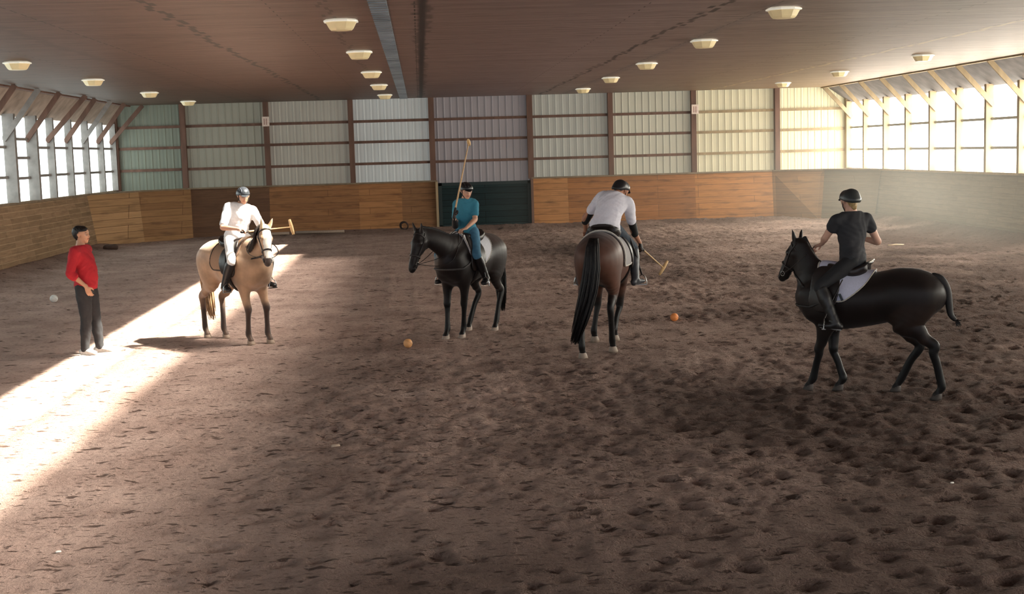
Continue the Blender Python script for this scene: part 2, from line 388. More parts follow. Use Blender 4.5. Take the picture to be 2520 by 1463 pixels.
    Q = np.stack([a, a + 1, a + nx + 1, a + nx], -1).reshape(-1, 4)
    me.loops.add(len(Q) * 4); me.loops.foreach_set('vertex_index', Q.ravel().astype(np.int32)); me.polygons.add(len(Q))
    me.polygons.foreach_set('loop_start', np.arange(len(Q), dtype=np.int32) * 4); me.polygons.foreach_set('use_smooth', np.ones(len(Q), bool)); me.update(calc_edges=True)
    at = me.color_attributes.new('Soil', 'FLOAT_COLOR', 'POINT'); C = np.stack([pit.clip(0, 1), damp_shade, rough, np.ones_like(X)], -1).reshape(-1); at.data.foreach_set('color', C.astype(np.float32))
    m, nt, bs = new_mat('riding arena sand and dirt')
    tc = N(nt, 'ShaderNodeTexCoord'); A = N(nt, 'ShaderNodeAttribute', attribute_name='Soil'); sp = N(nt, 'ShaderNodeSeparateColor'); nt.links.new(A.outputs['Color'], sp.inputs[0])
    n1 = N(nt, 'ShaderNodeTexNoise', i_Scale=1.1, i_Detail=6.); n2 = N(nt, 'ShaderNodeTexNoise', i_Scale=22., i_Detail=5., i_Roughness=.7); n3 = N(nt, 'ShaderNodeTexNoise', i_Scale=75., i_Detail=3.)
    for n in (n1, n2, n3): nt.links.new(tc.outputs['Object'], n.inputs['Vector'])
    r1 = ramp(nt, [(.3, srgb(172, 146, 135)), (.7, srgb(206, 180, 168))]); nt.links.new(n1.outputs[0], r1.inputs[0])
    r2 = ramp(nt, [(.32, (.42, .40, .38, 1)), (.44, (.88, .88, .88, 1)), (.55, (1., 1., 1., 1)), (.75, (1.25, 1.25, 1.25, 1))]); nt.links.new(n2.outputs[0], r2.inputs[0])
    rg = mix(nt, mth(nt, 'ADD', .55, mth(nt, 'MULTIPLY', sp.outputs[2], .45)), (1, 1, 1, 1), r2.outputs[0])
    c = mix(nt, 1., r1.outputs[0], rg, 'MULTIPLY')
    mpm = N(nt, 'ShaderNodeMapping'); mpm.inputs['Scale'].default_value = (.62, 1.35, 1); nt.links.new(tc.outputs['Object'], mpm.inputs[0])
    nm = N(nt, 'ShaderNodeTexNoise', i_Scale=7.5, i_Detail=2.5, i_Roughness=.55); nt.links.new(mpm.outputs[0], nm.inputs['Vector']); rm = ramp(nt, [(.615, (0, 0, 0, 1)), (.67, (1, 1, 1, 1))]); nt.links.new(nm.outputs[0], rm.inputs[0])
    nm2 = N(nt, 'ShaderNodeTexNoise', i_Scale=21., i_Detail=2., i_Roughness=.5); nt.links.new(mpm.outputs[0], nm2.inputs['Vector']); rm2 = ramp(nt, [(.63, (0, 0, 0, 1)), (.70, (1, 1, 1, 1))]); nt.links.new(nm2.outputs[0], rm2.inputs[0])
    mk_ = mth(nt, 'MAXIMUM', mth(nt, 'MULTIPLY', rm.outputs[0], .8), mth(nt, 'MULTIPLY', rm2.outputs[0], .6)); c = mix(nt, mk_, c, srgb(70, 52, 45))
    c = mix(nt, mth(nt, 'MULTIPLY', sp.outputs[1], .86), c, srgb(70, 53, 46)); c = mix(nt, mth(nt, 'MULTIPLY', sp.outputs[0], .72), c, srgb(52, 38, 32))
    sx = N(nt, 'ShaderNodeSeparateXYZ'); nt.links.new(tc.outputs['Object'], sx.inputs[0])
    nt.links.new(c, bs.inputs['Base Color']); bs.inputs['Roughness'].default_value = .95; bs.inputs['Specular IOR Level'].default_value = .12
    b = N(nt, 'ShaderNodeBump', i_Strength=1., i_Distance=.04); hh = mth(nt, 'SUBTRACT', mth(nt, 'ADD', mth(nt, 'MULTIPLY', n2.outputs[0], .9), mth(nt, 'MULTIPLY', n3.outputs[0], .35)), mth(nt, 'MULTIPLY', mk_, .6))
    nt.links.new(hh, b.inputs['Height']); nt.links.new(b.outputs[0], bs.inputs['Normal'])
    o = link('floor', me, m); tag(o, 'brown sand and dirt riding arena floor with hoof prints', kind='structure')
    f2 = MB(); f2.box((-12.2, BACK_END, -.2), (16.8, 4.75, .0)); o2 = f2.build('floor_end', m); tag(o2, 'brown dirt floor below the camera', kind='structure')
    # height lookup
    def hz(x, y):
        j = min(max(np.searchsorted(ys, y) - 1, 0), ny - 2); i_ = min(max(int((x - xs[0]) / .045), 0), nx - 2); return float(Z[j:j + 2, i_:i_ + 2].mean())
    return hz
HZ = floor()

# ------------------------------------------------------------------ ceiling
m, nt, bs, c, cb, sx = boards_mat('ceiling boards', (170, 154, 148), (148, 132, 126), (70, 52, 44), row=.145, length=4.9, gap=.011, axis='C', rough=.5, spec=.35, stain=.5)
row = mth(nt, 'FLOOR', mth(nt, 'DIVIDE', sx.outputs[1], .29)); wn = N(nt, 'ShaderNodeTexWhiteNoise'); wn.noise_dimensions = '1D'; nt.links.new(row, wn.inputs['W'])
jit = mth(nt, 'MULTIPLY', mth(nt, 'SUBTRACT', wn.outputs['Value'], .5), .16)
xj = mth(nt, 'ADD', sx.outputs[0], jit)
def seam(x0, w, col, fac, soft=.35, jitter=True):
    global c
    d = mth(nt, 'ABSOLUTE', mth(nt, 'SUBTRACT', xj if jitter else sx.outputs[0], x0)); r = ramp(nt, [(0, (1, 1, 1, 1)), (1 - soft, (1, 1, 1, 1)), (1, (0, 0, 0, 1))])
    nt.links.new(mth(nt, 'DIVIDE', d, w), r.inputs[0]); c = mix(nt, mth(nt, 'MULTIPLY', r.outputs[0], fac), c, srgb(*col))
seam(-3.22, .055, (44, 32, 26), .85); seam(.1, .075, (38, 30, 25), .95, .6, False); seam(.1, .1, (50, 40, 34), .6, .4); seam(4.12, .05, (44, 32, 28), .8); seam(9.95, .05, (214, 190, 150), .5); seam(-5.7, .13, (116, 102, 96), .5, .6); seam(-1.15, .03, (50, 38, 32), .5); seam(4.95, .16, (112, 108, 110), .45, .6)
light_tone = ramp(nt, [(0, srgb(150, 130, 112)), (.35, srgb(190, 168, 156)), (.55, srgb(255, 246, 250)), (.75, srgb(232, 218, 196)), (1, srgb(225, 205, 172))]); nt.links.new(mth(nt, 'DIVIDE', mth(nt, 'ADD', sx.outputs[0], 10.), 24.), light_tone.inputs[0]); c = mix(nt, 1., c, light_tone.outputs[0], 'MULTIPLY')  # light falloff across the hall painted in: dark left, pale centre, tan right
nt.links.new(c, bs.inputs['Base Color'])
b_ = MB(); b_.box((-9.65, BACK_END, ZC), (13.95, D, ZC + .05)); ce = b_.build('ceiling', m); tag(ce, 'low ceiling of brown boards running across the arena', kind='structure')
# ribbed grey-blue sheet strip let into the ceiling
b_ = MB(); y = 6.
while y < 44.6: b_.box((-.6 + .0012 * (44 - y), y, ZC - .02), (-.34 + .0, y + .2, ZC - .002)); b_.box((-.6 + .0012 * (44 - y), y + .2, ZC - .035), (-.34, y + .27, ZC - .002)); y += .27
st = b_.build('trim_1', simple('grey blue ribbed metal sheet', (128, 136, 142), .45, .35, 1.3, metal=.2, stretch=(1, 1, 1))); tag(st, 'grey blue ribbed strip along the ceiling beside the dark seam', kind='structure')

# ------------------------------------------------------------------ back wall: sheets, posts, girts, kick boards
BP = [-10.1, -7.86, -5.1, -2.28, .43, 3.76, 6.52, 9.39, 12.3, 14.78]
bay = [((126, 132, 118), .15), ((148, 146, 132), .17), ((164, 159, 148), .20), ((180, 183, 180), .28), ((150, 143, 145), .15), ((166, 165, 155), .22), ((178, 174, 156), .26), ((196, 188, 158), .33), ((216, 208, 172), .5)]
wb = MB(); wb.box((XL - .3, D + .12, 0), (XR + .3, D + .2, ZC + .3)); wall_back = wb.build('wall_back', M['timber']); tag(wall_back, 'far end wall of pale ribbed sheets between brown posts', kind='structure')
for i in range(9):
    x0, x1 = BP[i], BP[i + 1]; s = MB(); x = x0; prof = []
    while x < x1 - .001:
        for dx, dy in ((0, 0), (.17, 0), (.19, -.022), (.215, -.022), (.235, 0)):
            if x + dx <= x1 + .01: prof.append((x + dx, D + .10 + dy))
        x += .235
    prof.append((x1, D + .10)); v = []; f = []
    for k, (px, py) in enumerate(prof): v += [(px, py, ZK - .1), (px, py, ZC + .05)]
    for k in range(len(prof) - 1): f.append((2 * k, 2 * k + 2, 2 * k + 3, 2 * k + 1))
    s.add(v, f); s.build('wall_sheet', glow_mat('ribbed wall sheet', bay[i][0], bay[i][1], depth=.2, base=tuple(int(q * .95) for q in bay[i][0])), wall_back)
for i, x in enumerate(BP):
    s = MB(); w = .17 if i not in (4, 5) else .19; s.box((x - w / 2, D - .12, ZK), (x + w / 2, D + .09, ZC)); s.build('post', M['timber'] if i < 9 else M['timber_pale'], wall_back)
for i in range(9):
    for z in (3.745, 3.05, 2.32):
        s = MB(); s.box((BP[i] + .09, D + .0, z - .045), (BP[i + 1] - .09, D + .06, z + .045)); s.build('girt', M['timber'] if i < 7 else M['timber_pale'], wall_back)
kp = [((-9.93, 41.2), (-10.19, 41.2)), ((-8.9, 43.0), (-9.1, 43.4)), ((-7.55, 44.1), (-7.7, 44.95)), ((-5.1, 44.75), (-5.1, 45.0)), ((-2.1, 44.8), (-2.1, 45.02)), ((-.66, 44.8), (-.66, 45.02)), ((.56, 44.8), (.56, 45.02)),
      ((3.76, 44.8), (3.76, 45.02)), ((5.0, 44.8), (5.0, 45.02)), ((9.4, 44.8), (9.4, 45.02)), ((12.1, 44.8), (12.1, 45.02)), ((13.35, 43.5), (13.7, 44.2)), ((14.5, 41.6), (XR - .02, 41.8))]
kc = [((184, 146, 106), (166, 130, 92)), ((154, 116, 78), (140, 104, 70)), ((112, 82, 60), (98, 70, 52)), ((158, 112, 74), (142, 100, 66)), ((176, 126, 82), (160, 112, 72)), ((148, 108, 74), (136, 98, 66)), None,
      ((186, 132, 82), (172, 120, 74)), ((168, 112, 64), (152, 100, 56)), ((184, 126, 70), (166, 112, 62)), ((150, 110, 68), (138, 100, 62)), ((120, 104, 80), (112, 98, 76))]
for i in range(len(kp) - 1):
    if kc[i] is None: continue
    (b0, t0), (b1, t1) = kp[i], kp[i + 1]; s = MB(); th = .05
    v = [(b0[0], b0[1], -.05), (b1[0], b1[1], -.05), (t1[0], t1[1], ZK), (t0[0], t0[1], ZK)]; v += [(x, y_ + th, z) for x, y_, z in v]
    s.add(v, [(0, 1, 2, 3), (7, 6, 5, 4), (0, 4, 5, 1), (1, 5, 6, 2), (2, 6, 7, 3), (3, 7, 4, 0)])
    mm = boards_mat('kick boards', kc[i][0], kc[i][1], (74, 50, 36), gapcol=(104, 74, 52), row=.21, length=3.1, gap=.006, axis='X', seed=i * 1.7, stain=.45)[0]
    s.build('kick_panel', mm, wall_back)
    s = MB(); s.beam((t0[0], t0[1] + .02, ZK + .02), (t1[0], t1[1] + .02, ZK + .02), .16, .05); s.build('ledge', M['ledge'], wall_back)
# corner fill above the angled kick boards: level ledge shelf
s = MB(); s.add([(-10.19, 41.2, ZK - .01), (-9.1, 43.4, ZK - .01), (-7.7, 44.95, ZK - .01), (-7.7, D + .1, ZK - .01), (-10.25, D + .1, ZK - .01)], [(0, 1, 2, 3, 4)]); s.build('ledge', M['ledge'], wall_back)
s = MB(); s.add([(XR, 41.6, ZK - .01), (13.7, 44.2, ZK - .01), (12.1, 44.98, ZK - .01), (12.1, D + .1, ZK - .01), (XR + .05, D + .1, ZK - .01)], [(0, 1, 2, 3, 4)]); s.build('ledge', M['timber_pale'], wall_back)
# dark green gate
dr = empty('door_1', (2.16, 44.95, 0)); tag(dr, 'dark green boarded gate in the far end wall', kind='structure')
gm = boards_mat('dark green painted boards', (30, 50, 52), (24, 42, 45), (12, 22, 24), row=.2, length=4, gap=.01, axis='X', stain=.3)[0]
s = MB(); s.box((-1.58, -.03, .02), (1.58, .03, 1.6)); s.build('board_panel', gm, dr)
s = MB(); s.box((-1.58, -.06, 1.5), (1.58, -.03, 1.6)); s.box((-1.58, -.06, .04), (1.58, -.03, .16)); s.box((-1.58, -.06, .04), (-1.46, -.03, 1.6)); s.box((1.46, -.06, .04), (1.58, -.03, 1.6)); s.build('gate_frame', simple('dark green frame paint', (26, 44, 46), .6), dr)
s = MB(); s.box((.49, 44.72, 0), (.57, 45.1, ZK)); s.build('trim_2', M['timber_pale']); bpy.data.objects['trim_2']['kind'] = 'structure'
s = MB(); s.box((3.72, 44.72, 0), (3.8, 45.1, ZK)); s.build('trim_3', M['timber']); bpy.data.objects['trim_3']['kind'] = 'structure'

# ------------------------------------------------------------------ side walls
SP = 1.903
def side_wall(left):
    X0 = XL if left else XR; sg = 1 if left else -1                    # sg points inwards
    nm = 'wall_left' if left else 'wall_right'; zh = 3.84 if left else 3.92; xe = -9.6 if left else 13.9
    xb = X0 + sg * .26
    c1, c2 = ((156, 128, 100), (134, 110, 84)) if left else ((128, 116, 98), (116, 106, 90))
    mk = boards_mat('weathered kick boards', c1, c2, (88, 70, 54), row=.145, length=1.35, gap=.012, axis='Y', stain=.4, gapcol=(172, 146, 116) if left else (110, 100, 84), seed=.4)[0]
    s = MB(); v = [(xb, BACK_END, -.1), (xb, 42.3, -.1), (X0, 42.4, ZK), (X0, BACK_END, ZK)]; v += [(x - sg * .06, y_, z) for x, y_, z in v]
    s.add(v, [(0, 1, 2, 3), (7, 6, 5, 4), (0, 4, 5, 1), (1, 5, 6, 2), (2, 6, 7, 3), (3, 7, 4, 0)])
    w = s.build(nm, mk); tag(w, ('left' if left else 'right') + ' side wall with leaning board kick wall', kind='structure')
    s = MB(); s.box((min(X0 - sg * .35, X0 + sg * .06), BACK_END, ZK - .02), (max(X0 - sg * .35, X0 + sg * .06), D, ZK + .04)); s.build('ledge', M['ledge'] if left else M['timber_pale'], w)
    # header and soffit sloping up to the ceiling edge
    s = MB(); s.box((min(X0 - sg * .2, X0 - sg * .08), BACK_END, zh), (max(X0 - sg * .2, X0 - sg * .08), D, ZC + .5)); s.build('header', M['soffit_l'] if left else M['soffit_r'], w)
    s = MB(); s.add([(X0 - sg * .08, BACK_END, zh), (X0 - sg * .08, D, zh), (xe, D, ZC + .12), (xe, BACK_END, ZC + .12)], [(0, 1, 2, 3)] if left else [(3, 2, 1, 0)])
    s.add([(X0 - sg * .08, BACK_END, zh + .05), (X0 - sg * .08, D, zh + .05), (xe, D, ZC + .2), (xe, BACK_END, ZC + .2)], [(3, 2, 1, 0)]); s.build('soffit', M['soffit_l'] if left else M['soffit_r'], w)
    s = MB(); s.box((xe - .06, BACK_END, ZC - .04), (xe + .06, D, ZC + .2)); s.build('edge_board', M['timber'] if left else M['timber_pale'], w)
    gl = glow_mat('translucent window sheet', (226, 240, 238) if left else (255, 250, 236), 4. if left else 14., depth=.03, axis=1, base=(120, 120, 120))
    n = 0
    for k in range(0, 26):
        y = D - SP * k
        if y < BACK_END + 1: break
        y = y if k else D - .12
        deep = left and k in (5, 6)
        pw, pd = (.16, .28) if deep else (.13, .19)
        if not left: pw, pd = .13, .20
        pm = M['timber_grey'] if left else M['timber_pale']
        s = MB(); xa, xb_ = sorted((X0 - sg * .06, X0 + sg * (pd - .06))); s.box((xa, y - pw / 2, ZK + .04), (xb_, y + pw / 2, zh + .05)); s.build('post', pm, w)
        # knee brace from the post up to the ceiling edge
        s = MB(); xp = X0 - sg * .05; big = left and k in (0, 4)
        xin = xe + sg * (.5 if big else .3 if left else .0)
        s.beam((xp, y - .02, 3.22 if big else 3.4), (xin, y - .02, ZC - .03), .07 if not left else .06, .17, up=(0, 1, 0)) if False else s.beam((xp, y - .1, 3.24 if left else 3.42), (xin, y - .1, ZC - .01), .13, .05, up=(0, 1, 0))
        s.build('brace', (M['timber'] if (left and (big or k % 2)) else (M['timber_grey'] if left else M['timber_pale'])), w)
        # small gusset in the other upper corner
        s = MB(); s.add([(X0 - sg * .12, y + .08, zh), (X0 - sg * .12, y + .34, zh), (X0 - sg * .12, y + .08, zh - .5), (X0 - sg * .09, y + .08, zh), (X0 - sg * .09, y + .34, zh), (X0 - sg * .09, y + .08, zh - .5)], [(0, 1, 2), (5, 4, 3), (0, 3, 4, 1), (1, 4, 5, 2), (2, 5, 3, 0)]); s.build('gusset', pm, w)
        # window of this bay
        y0 = y - SP; y0 = max(y0, BACK_END)
        n += 1; wn_ = empty('window_%d' % (n + (0 if left else 30)), (X0 - sg * .07, (y + y0) / 2, ZK)); tag(wn_, kind='structure'); hy = (y - y0) / 2 - pw / 2
        s = MB(); s.box((-.01, -hy - .08, .04), (.01, hy + .08, zh - ZK)); s.build('pane', gl, wn_)
        s = MB(); rows = (2.32, 3.07) if not (left and k == 5) else (2.28, 2.8, 3.28)
        for z in rows: s.box((-.03 + .04 * sg, -hy, z - ZK - .035), (.03 + .04 * sg, hy, z - ZK + .035))
        s.build('window_bar', M['timber_grey'] if left else simple('pale window bar', (170, 170, 160), .7), wn_)
side_wall(True); side_wall(False)
# outer shell so that no daylight leaks in above the ceiling
s = MB(); s.box((XL - 1, BACK_END, ZC + .5), (XR + 1, D + .3, ZC + .6)); s.build('ceiling_deck', M['timber']); bpy.data.objects['ceiling_deck']['kind'] = 'structure'

# ------------------------------------------------------------------ ceiling lights
lm = simple('cream plastic lamp cover', (232, 214, 168), .35, .06, 8, spec=.6); lb = simple('white enamel rim', (250, 246, 232), .25, .02, 8, spec=.8); 
lm.node_tree.nodes['Principled BSDF'].inputs['Emission Color'].default_value = srgb(235, 205, 150); lm.node_tree.nodes['Principled BSDF'].inputs['Emission Strength'].default_value = .12  # lamps are unlit; a weak glow is painted into cover and rim
lb.node_tree.nodes['Principled BSDF'].inputs['Emission Color'].default_value = srgb(255, 248, 225); lb.node_tree.nodes['Principled BSDF'].inputs['Emission Strength'].default_value = .3
L_rows = [(-7.22, [24.8, 30.4, 36.6, 42.6], 'over the left windows'), (-1.02, [18.66, 24.25, 30.2, 35.8, 41.75], 'beside the ribbed ceiling strip'), (5.13, [18.4, 23.6, 29.6, 35.2, 41.2], 'right of the centre seam'), (11.3, [29.2, 35.1, 40.66], 'near the right windows')]
onum = ['nearest', 'second nearest', 'third nearest', 'fourth nearest', 'farthest']
for x, ysl, where in L_rows:
    for i, y in enumerate(ysl):
        t = empty('ceiling_light', (x, y, ZC)); word = 'farthest' if i == len(ysl) - 1 else onum[i]
        tag(t, f'cream bowl ceiling lamp, {word} in the row {where}', 'ceiling light', 'bowl lamps on the boarded ceiling')
        n = 8; s = MB(); prof = [(.215, -.035), (.205, -.05), (.165, -.125), (.14, -.15), (0.001, -.155)]
        v = []; f = []
        for r, z in prof: v += [(r * math.cos(2 * PI * (k + .5) / n) * 1.08, r * math.sin(2 * PI * (k + .5) / n), z) for k in range(n)]
        f = [(a * n + k, a * n + (k + 1) % n, (a + 1) * n + (k + 1) % n, (a + 1) * n + k) for a in range(4) for k in range(n)]; s.add(v, f); s.build('shade', lm, t)
        s = MB(); v = []
        for r, z in [(.0, -.0), (.2, -.0), (.235, -.02), (.235, -.038), (.21, -.045)]: v += [(r * math.cos(2 * PI * (k + .5) / n) * 1.08, r * math.sin(2 * PI * (k + .5) / n), z) for k in range(n)]
        s.add(v, f); s.build('rim', lb, t)

# ------------------------------------------------------------------ small things along the walls and on the floor
def sign(x, z, lab):
    t = empty('wall_sign', (x, D - .145, z)); tag(t, lab, 'sign', 'small signs on the end wall posts')
    s = MB(); s.box((-.12, -.012, -.16), (.12, .012, .16)); s.build('plate', simple('white sign face', (226, 208, 196), .5), t)
    s = MB()
    for k in range(2): s.box((-.065 + k * .075, -.016, -.11), (-.03 + k * .075, -.0125, .1))
    s.build('print', simple('faded red print', (176, 138, 128), .6), t)
sign(-5.1, 3.83, 'small pinkish sign on the brown post left of the palomino rider'); sign(9.43, 3.84, 'small cream sign on the pale post right of the white shirted rider')
s = MB(); s.ring((0, 0, .16), (.25, 1, .3), .14, .022); s.ring((.02, -.03, .15), (.3, 1, .2), .12, .02); o = s.build('hose_coil', simple('dark brown rubber', (52, 36, 30), .6), None, True, (-.62, 44.45, .06)); tag(o, 'dark coil of hose standing against the far kick wall by the dark horse head', 'hose')
def clod(x, y, r, lab, name='dirt_clod', colr=(70, 52, 44), cat='clod'):
    F = Field(); F.ball((0, 0, r * .4), r, col=(1, 1, 1), rv=r * .5, side=(1, 0, 0)); F.ball((r * .8, r * .2, r * .35), r * .6, k=r * .3); F.ball((-r * .7, -r * .3, r * .3), r * .65, k=r * .3)
    o = mesh_field(name, F, r / 5, simple('clod ' + name, colr, .9), colour=False, loc=(x, y, HZ(x, y))); tag(o, lab, cat); return o
clod(-9.3, 40.0, .16, 'dark lump of dirt at the foot of the left kick wall')
clod(3.92, 9.51, .012, 'tiny white stone lying on the dark dirt at lower right', 'stone', (240, 238, 230), 'stone')
clod(-2.53, 8.85, .014, 'tiny white stone lying on the dirt at lower left', 'stone', (240, 238, 230), 'stone')
clod(-.85, 11.7, .03, 'small tan stone on the pale dirt in the left foreground', 'stone', (190, 168, 148), 'stone')
s = MB(); s.tube([(-.2, 0, .02), (0, .01, .03), (.2, 0, .02)], [.018, .02, .016]); o = s.build('stick', simple('bleached wood', (226, 206, 178), .7), None, True, (11.6, 31.68, HZ(11.6, 31.68) + .02)); tag(o, 'short pale stick lying on the dirt behind the rider in black', 'stick')
for (x0, x1, y, lab) in ((-6.3, -4.4, 43.9, 'long pale pole lying along the far kick wall behind the palomino'), (-4.2, -2.6, 44.1, 'second pale pole lying along the far kick wall under the raised mallet end')):
    s = MB(); s.tube([(x0, y, HZ(x0, y) + .06), (x1, y + .1, HZ(x1, y) + .06)], .05, 10); o = s.build('ground_pole', simple('grey pale pole paint', (150, 132, 118), .7), None, True); tag(o, lab, 'pole', 'poles lying along the kick wall')

# ------------------------------------------------------------------ balls
def ball(x, y, r, colr, lab, z=None):
    F = Field(); F.ball((0, 0, 0), r, col=(1, 1, 1)); m_ = simple('scuffed ball skin', colr, .55, .1, 14, bump=.3)
    o = mesh_field('polo_ball', F, r / 9, m_, colour=False, loc=(x, y, (HZ(x, y) if z is None else z) + r * .92)); tag(o, lab, 'ball', 'balls lying on the arena floor')
    s = MB(); s.ring((0, 0, 0), (.4, .5, .7), r * 1.0, r * .035, 32, 5); s.build('seam', simple('ball seam', tuple(int(c_ * .82) for c_ in colr), .6), o, True)
ball(-.255, 17.7, .062, (236, 176, 118), 'orange ball on the dirt in front of the dark horse')
ball(3.73, 19.5, .062, (240, 150, 84), 'orange ball on the dirt right of the bay horse and its rider')
ball(-7.02, 25.4, .075, (226, 226, 222), 'white ball on the dirt at far left beside the man in red')
# ------------------------------------------------------------------ horses
def ik(a, b, l1, l2, sgn):
    """joint between a and b, bending towards sgn*x"""
    d = b - a; L = np.linalg.norm(d); t = unit(d)
    if L >= l1 + l2 - .004: return a + t * L * l1 / (l1 + l2)
    c = (l1 * l1 - l2 * l2 + L * L) / (2 * L); h = math.sqrt(max(l1 * l1 - c * c, 0)); p = V(sgn, 0, 0); p = unit(p - t * (p @ t)); return a + t * c + p * h
LT = 1.10
TRUNK = [(-.765, 1.12, .07, .07), (-.70, 1.14, .19, .17), (-.58, 1.165, .265, .245), (-.40, 1.165, .29, .27), (-.20, 1.125, .29, .268), (0, 1.095, .305, .28), (.18, 1.08, .325, .275), (.34, 1.09, .35, .245), (.48, 1.11, .325, .21), (.60, 1.10, .24, .175), (.685, 1.10, .14, .12)]
class Horse:
    def __init__(h, name_label, loc, heading, s, feet, neck, poll, muzzle, col, hair, turn=0., blaze=False, lift=(0, 0, 0, 0), belly=1., cat='horse', tailf=None):
        h.loc = V(loc[0], loc[1], 0); h.a = math.atan2(heading[1], heading[0]); h.s = s
        F = Field(); h.F = F; B, Lg, Mz = col['body'], col['leg'], col['muzzle']; Up = col.get('top', B)
        F.add([((x, 0, z), ry, rz, (0, 1, 0), B) for x, z, rz, ry in TRUNK], k=.05)
        h.trunk = Field(); h.trunk.add([((x, 0, z), ry, rz, (0, 1, 0), B) for x, z, rz, ry in TRUNK], k=.05)
        # withers ridge, croup, chest muscles
        F.add([((.30, 0, 1.36), .07, .07, (0, 1, 0), Up), ((.46, 0, 1.40), .075, .08, (0, 1, 0), Up), ((.58, 0, 1.36), .08, .08, (0, 1, 0), Up)], k=.12)
        for sg in (1, -1): F.add([((.60, sg * .09, 1.14), .09, .12, (0, 1, 0), B), ((.56, sg * .12, .93), .07, .10, (0, 1, 0), B)], k=.10)
        h.hoofs = []
        for i, (hx, hy) in enumerate(feet):
            q = h.loc_of((hx, hy, 0)); q[2] = (HZ(hx, hy) / s) + lift[i]
            sg = 1 if i in (0, 2) else -1
            if i < 2:
                E = V(.42, sg * .145, .86); fk = q + V(-.055, 0, .145); K = ik(E, fk, .375, .345, 1)
                F.add([((.50, sg * .13, 1.22), .07, .17, (0, 1, 0), B), ((.45, sg * .155, 1.03), .085, .165, (0, 1, 0), B), (E + V(0, 0, .02), .075, .12, (0, 1, 0), B), (E * .6 + K * .4, .055 * LT, .078 * LT, (0, 1, 0), B), (E * .25 + K * .75, .042 * LT, .052 * LT, (0, 1, 0), Lg if col.get('high') else B)], k=.07)
                F.add([(E * .3 + K * .7, .040 * LT, .048 * LT, (0, 1, 0), col.get('mid', B)), (K + V(.008, 0, .02), .047 * LT, .052 * LT, (0, 1, 0), Lg), (K + V(.004, 0, -.035), .037 * LT, .042 * LT, (0, 1, 0), Lg), (K * .6 + fk * .4, .030 * LT, .038 * LT, (0, 1, 0), Lg), (K * .25 + fk * .75, .031 * LT, .039 * LT, (0, 1, 0), Lg), (fk, .038 * LT, .044 * LT, (0, 1, 0), Lg), (q + V(-.02, 0, .09), .032 * LT, .034 * LT, (0, 1, 0), col.get('past', Lg)), (q + V(0, 0, .05), .042 * LT, .044 * LT, (0, 1, 0), col.get('past', Lg))], k=.02)
            else:
                St = V(-.36 + .35 * (q[0] + .58), sg * .165, .90); fk = q + V(-.055, 0, .15); K = ik(St, fk, .45, .44, -1)
                Tg = col.get('thigh', B); F.add([((-.52, sg * .12, 1.20), .12, .22, (0, 1, 0), B), ((-.50, sg * .145, 1.0), .115, .22, (0, 1, 0), Tg), ((-.44, sg * .155, .86), .095, .165, (0, 1, 0), Tg), (St * .62 + K * .38 + V(-.02, 0, 0), .068, .105, (0, 1, 0), B), (St * .3 + K * .7, .046 * LT, .062 * LT, (0, 1, 0), col.get('mid', B))], k=.09)
                F.add([(St * .3 + K * .7, .044 * LT, .060 * LT, (0, 1, 0), col.get('mid', B)), (K + V(-.012, 0, .03), .038 * LT, .056 * LT, (0, 1, 0), col.get('hl', Lg)), (K + V(0, 0, -.05), .036 * LT, .047 * LT, (0, 1, 0), col.get('hl', Lg)), (K * .6 + fk * .4, .032 * LT, .042 * LT, (0, 1, 0), Lg), (K * .25 + fk * .75, .032 * LT, .042 * LT, (0, 1, 0), Lg), (fk, .037 * LT, .042 * LT, (0, 1, 0), Lg), (q + V(-.02, 0, .09), .032 * LT, .035 * LT, (0, 1, 0), col.get('past', Lg)), (q + V(0, 0, .05), .042 * LT, .044 * LT, (0, 1, 0), col.get('past', Lg))], k=.02)
            h.hoofs.append(q)
        # neck
        P, Mz_p, Nk = V(*poll), V(*muzzle), [V(*n) for n in neck]
        d = unit(Mz_p - P); h.d = d; sd_ = unit(V(-math.sin(turn), math.cos(turn), 0)); sd_ = unit(sd_ - d * (sd_ @ d)); u = np.cross(d, sd_)
        if u @ (P - V(.4, 0, P[2] - .0)) < 0 and abs(d[2]) > .99: u = -u
        fwd = V(math.cos(turn), math.sin(turn), 0)
        if u @ fwd < 0: u = -u
        h.P, h.u, h.sd = P, u, sd_
        N1, N2 = Nk; h.N = Nk
        F.add([((.38, 0, 1.14), .17, .30, (0, 1, 0), B), ((.50, 0, 1.20), .145, .25, (0, 1, 0), B), (N1, .105, .19, sd_ * .3 + V(0, .7, 0), B), (N2, .085, .145, sd_ * .6 + V(0, .4, 0), B), (P - d * .0 - u * .03, .066, .10, sd_, B)], k=.06, sub=4)
        HL = np.linalg.norm(Mz_p - P); k_ = HL / .58; hk = col.get('head', 1.1)
        A = lambda t, o=0.: P + d * t * k_ + u * o
        fb = col.get('face', B)
        F.add([(A(-.03, .0), .055 * hk, .06 * hk, sd_, B), (A(.05, -.0), .074 * hk, .088 * hk, sd_, fb), (A(.14, -.025), .082 * hk, .118 * hk, sd_, fb), (A(.22, -.018), .074 * hk, .102 * hk, sd_, fb), (A(.32, .0), .056 * hk, .076 * hk, sd_, fb), (A(.42, .005), .048 * hk, .060 * hk, sd_, fb), (A(.50, .0), .052 * hk, .058 * hk, sd_, Mz), (A(.555, -.004), .046 * hk, .048 * hk, sd_, Mz), (A(.58, -.01), .03 * hk, .032 * hk, sd_, Mz)], k=.035)
        F.add([(A(.40, -.05), .026, .022, sd_, fb), (A(.51, -.055), .028, .022, sd_, Mz)], k=.03)                    # chin
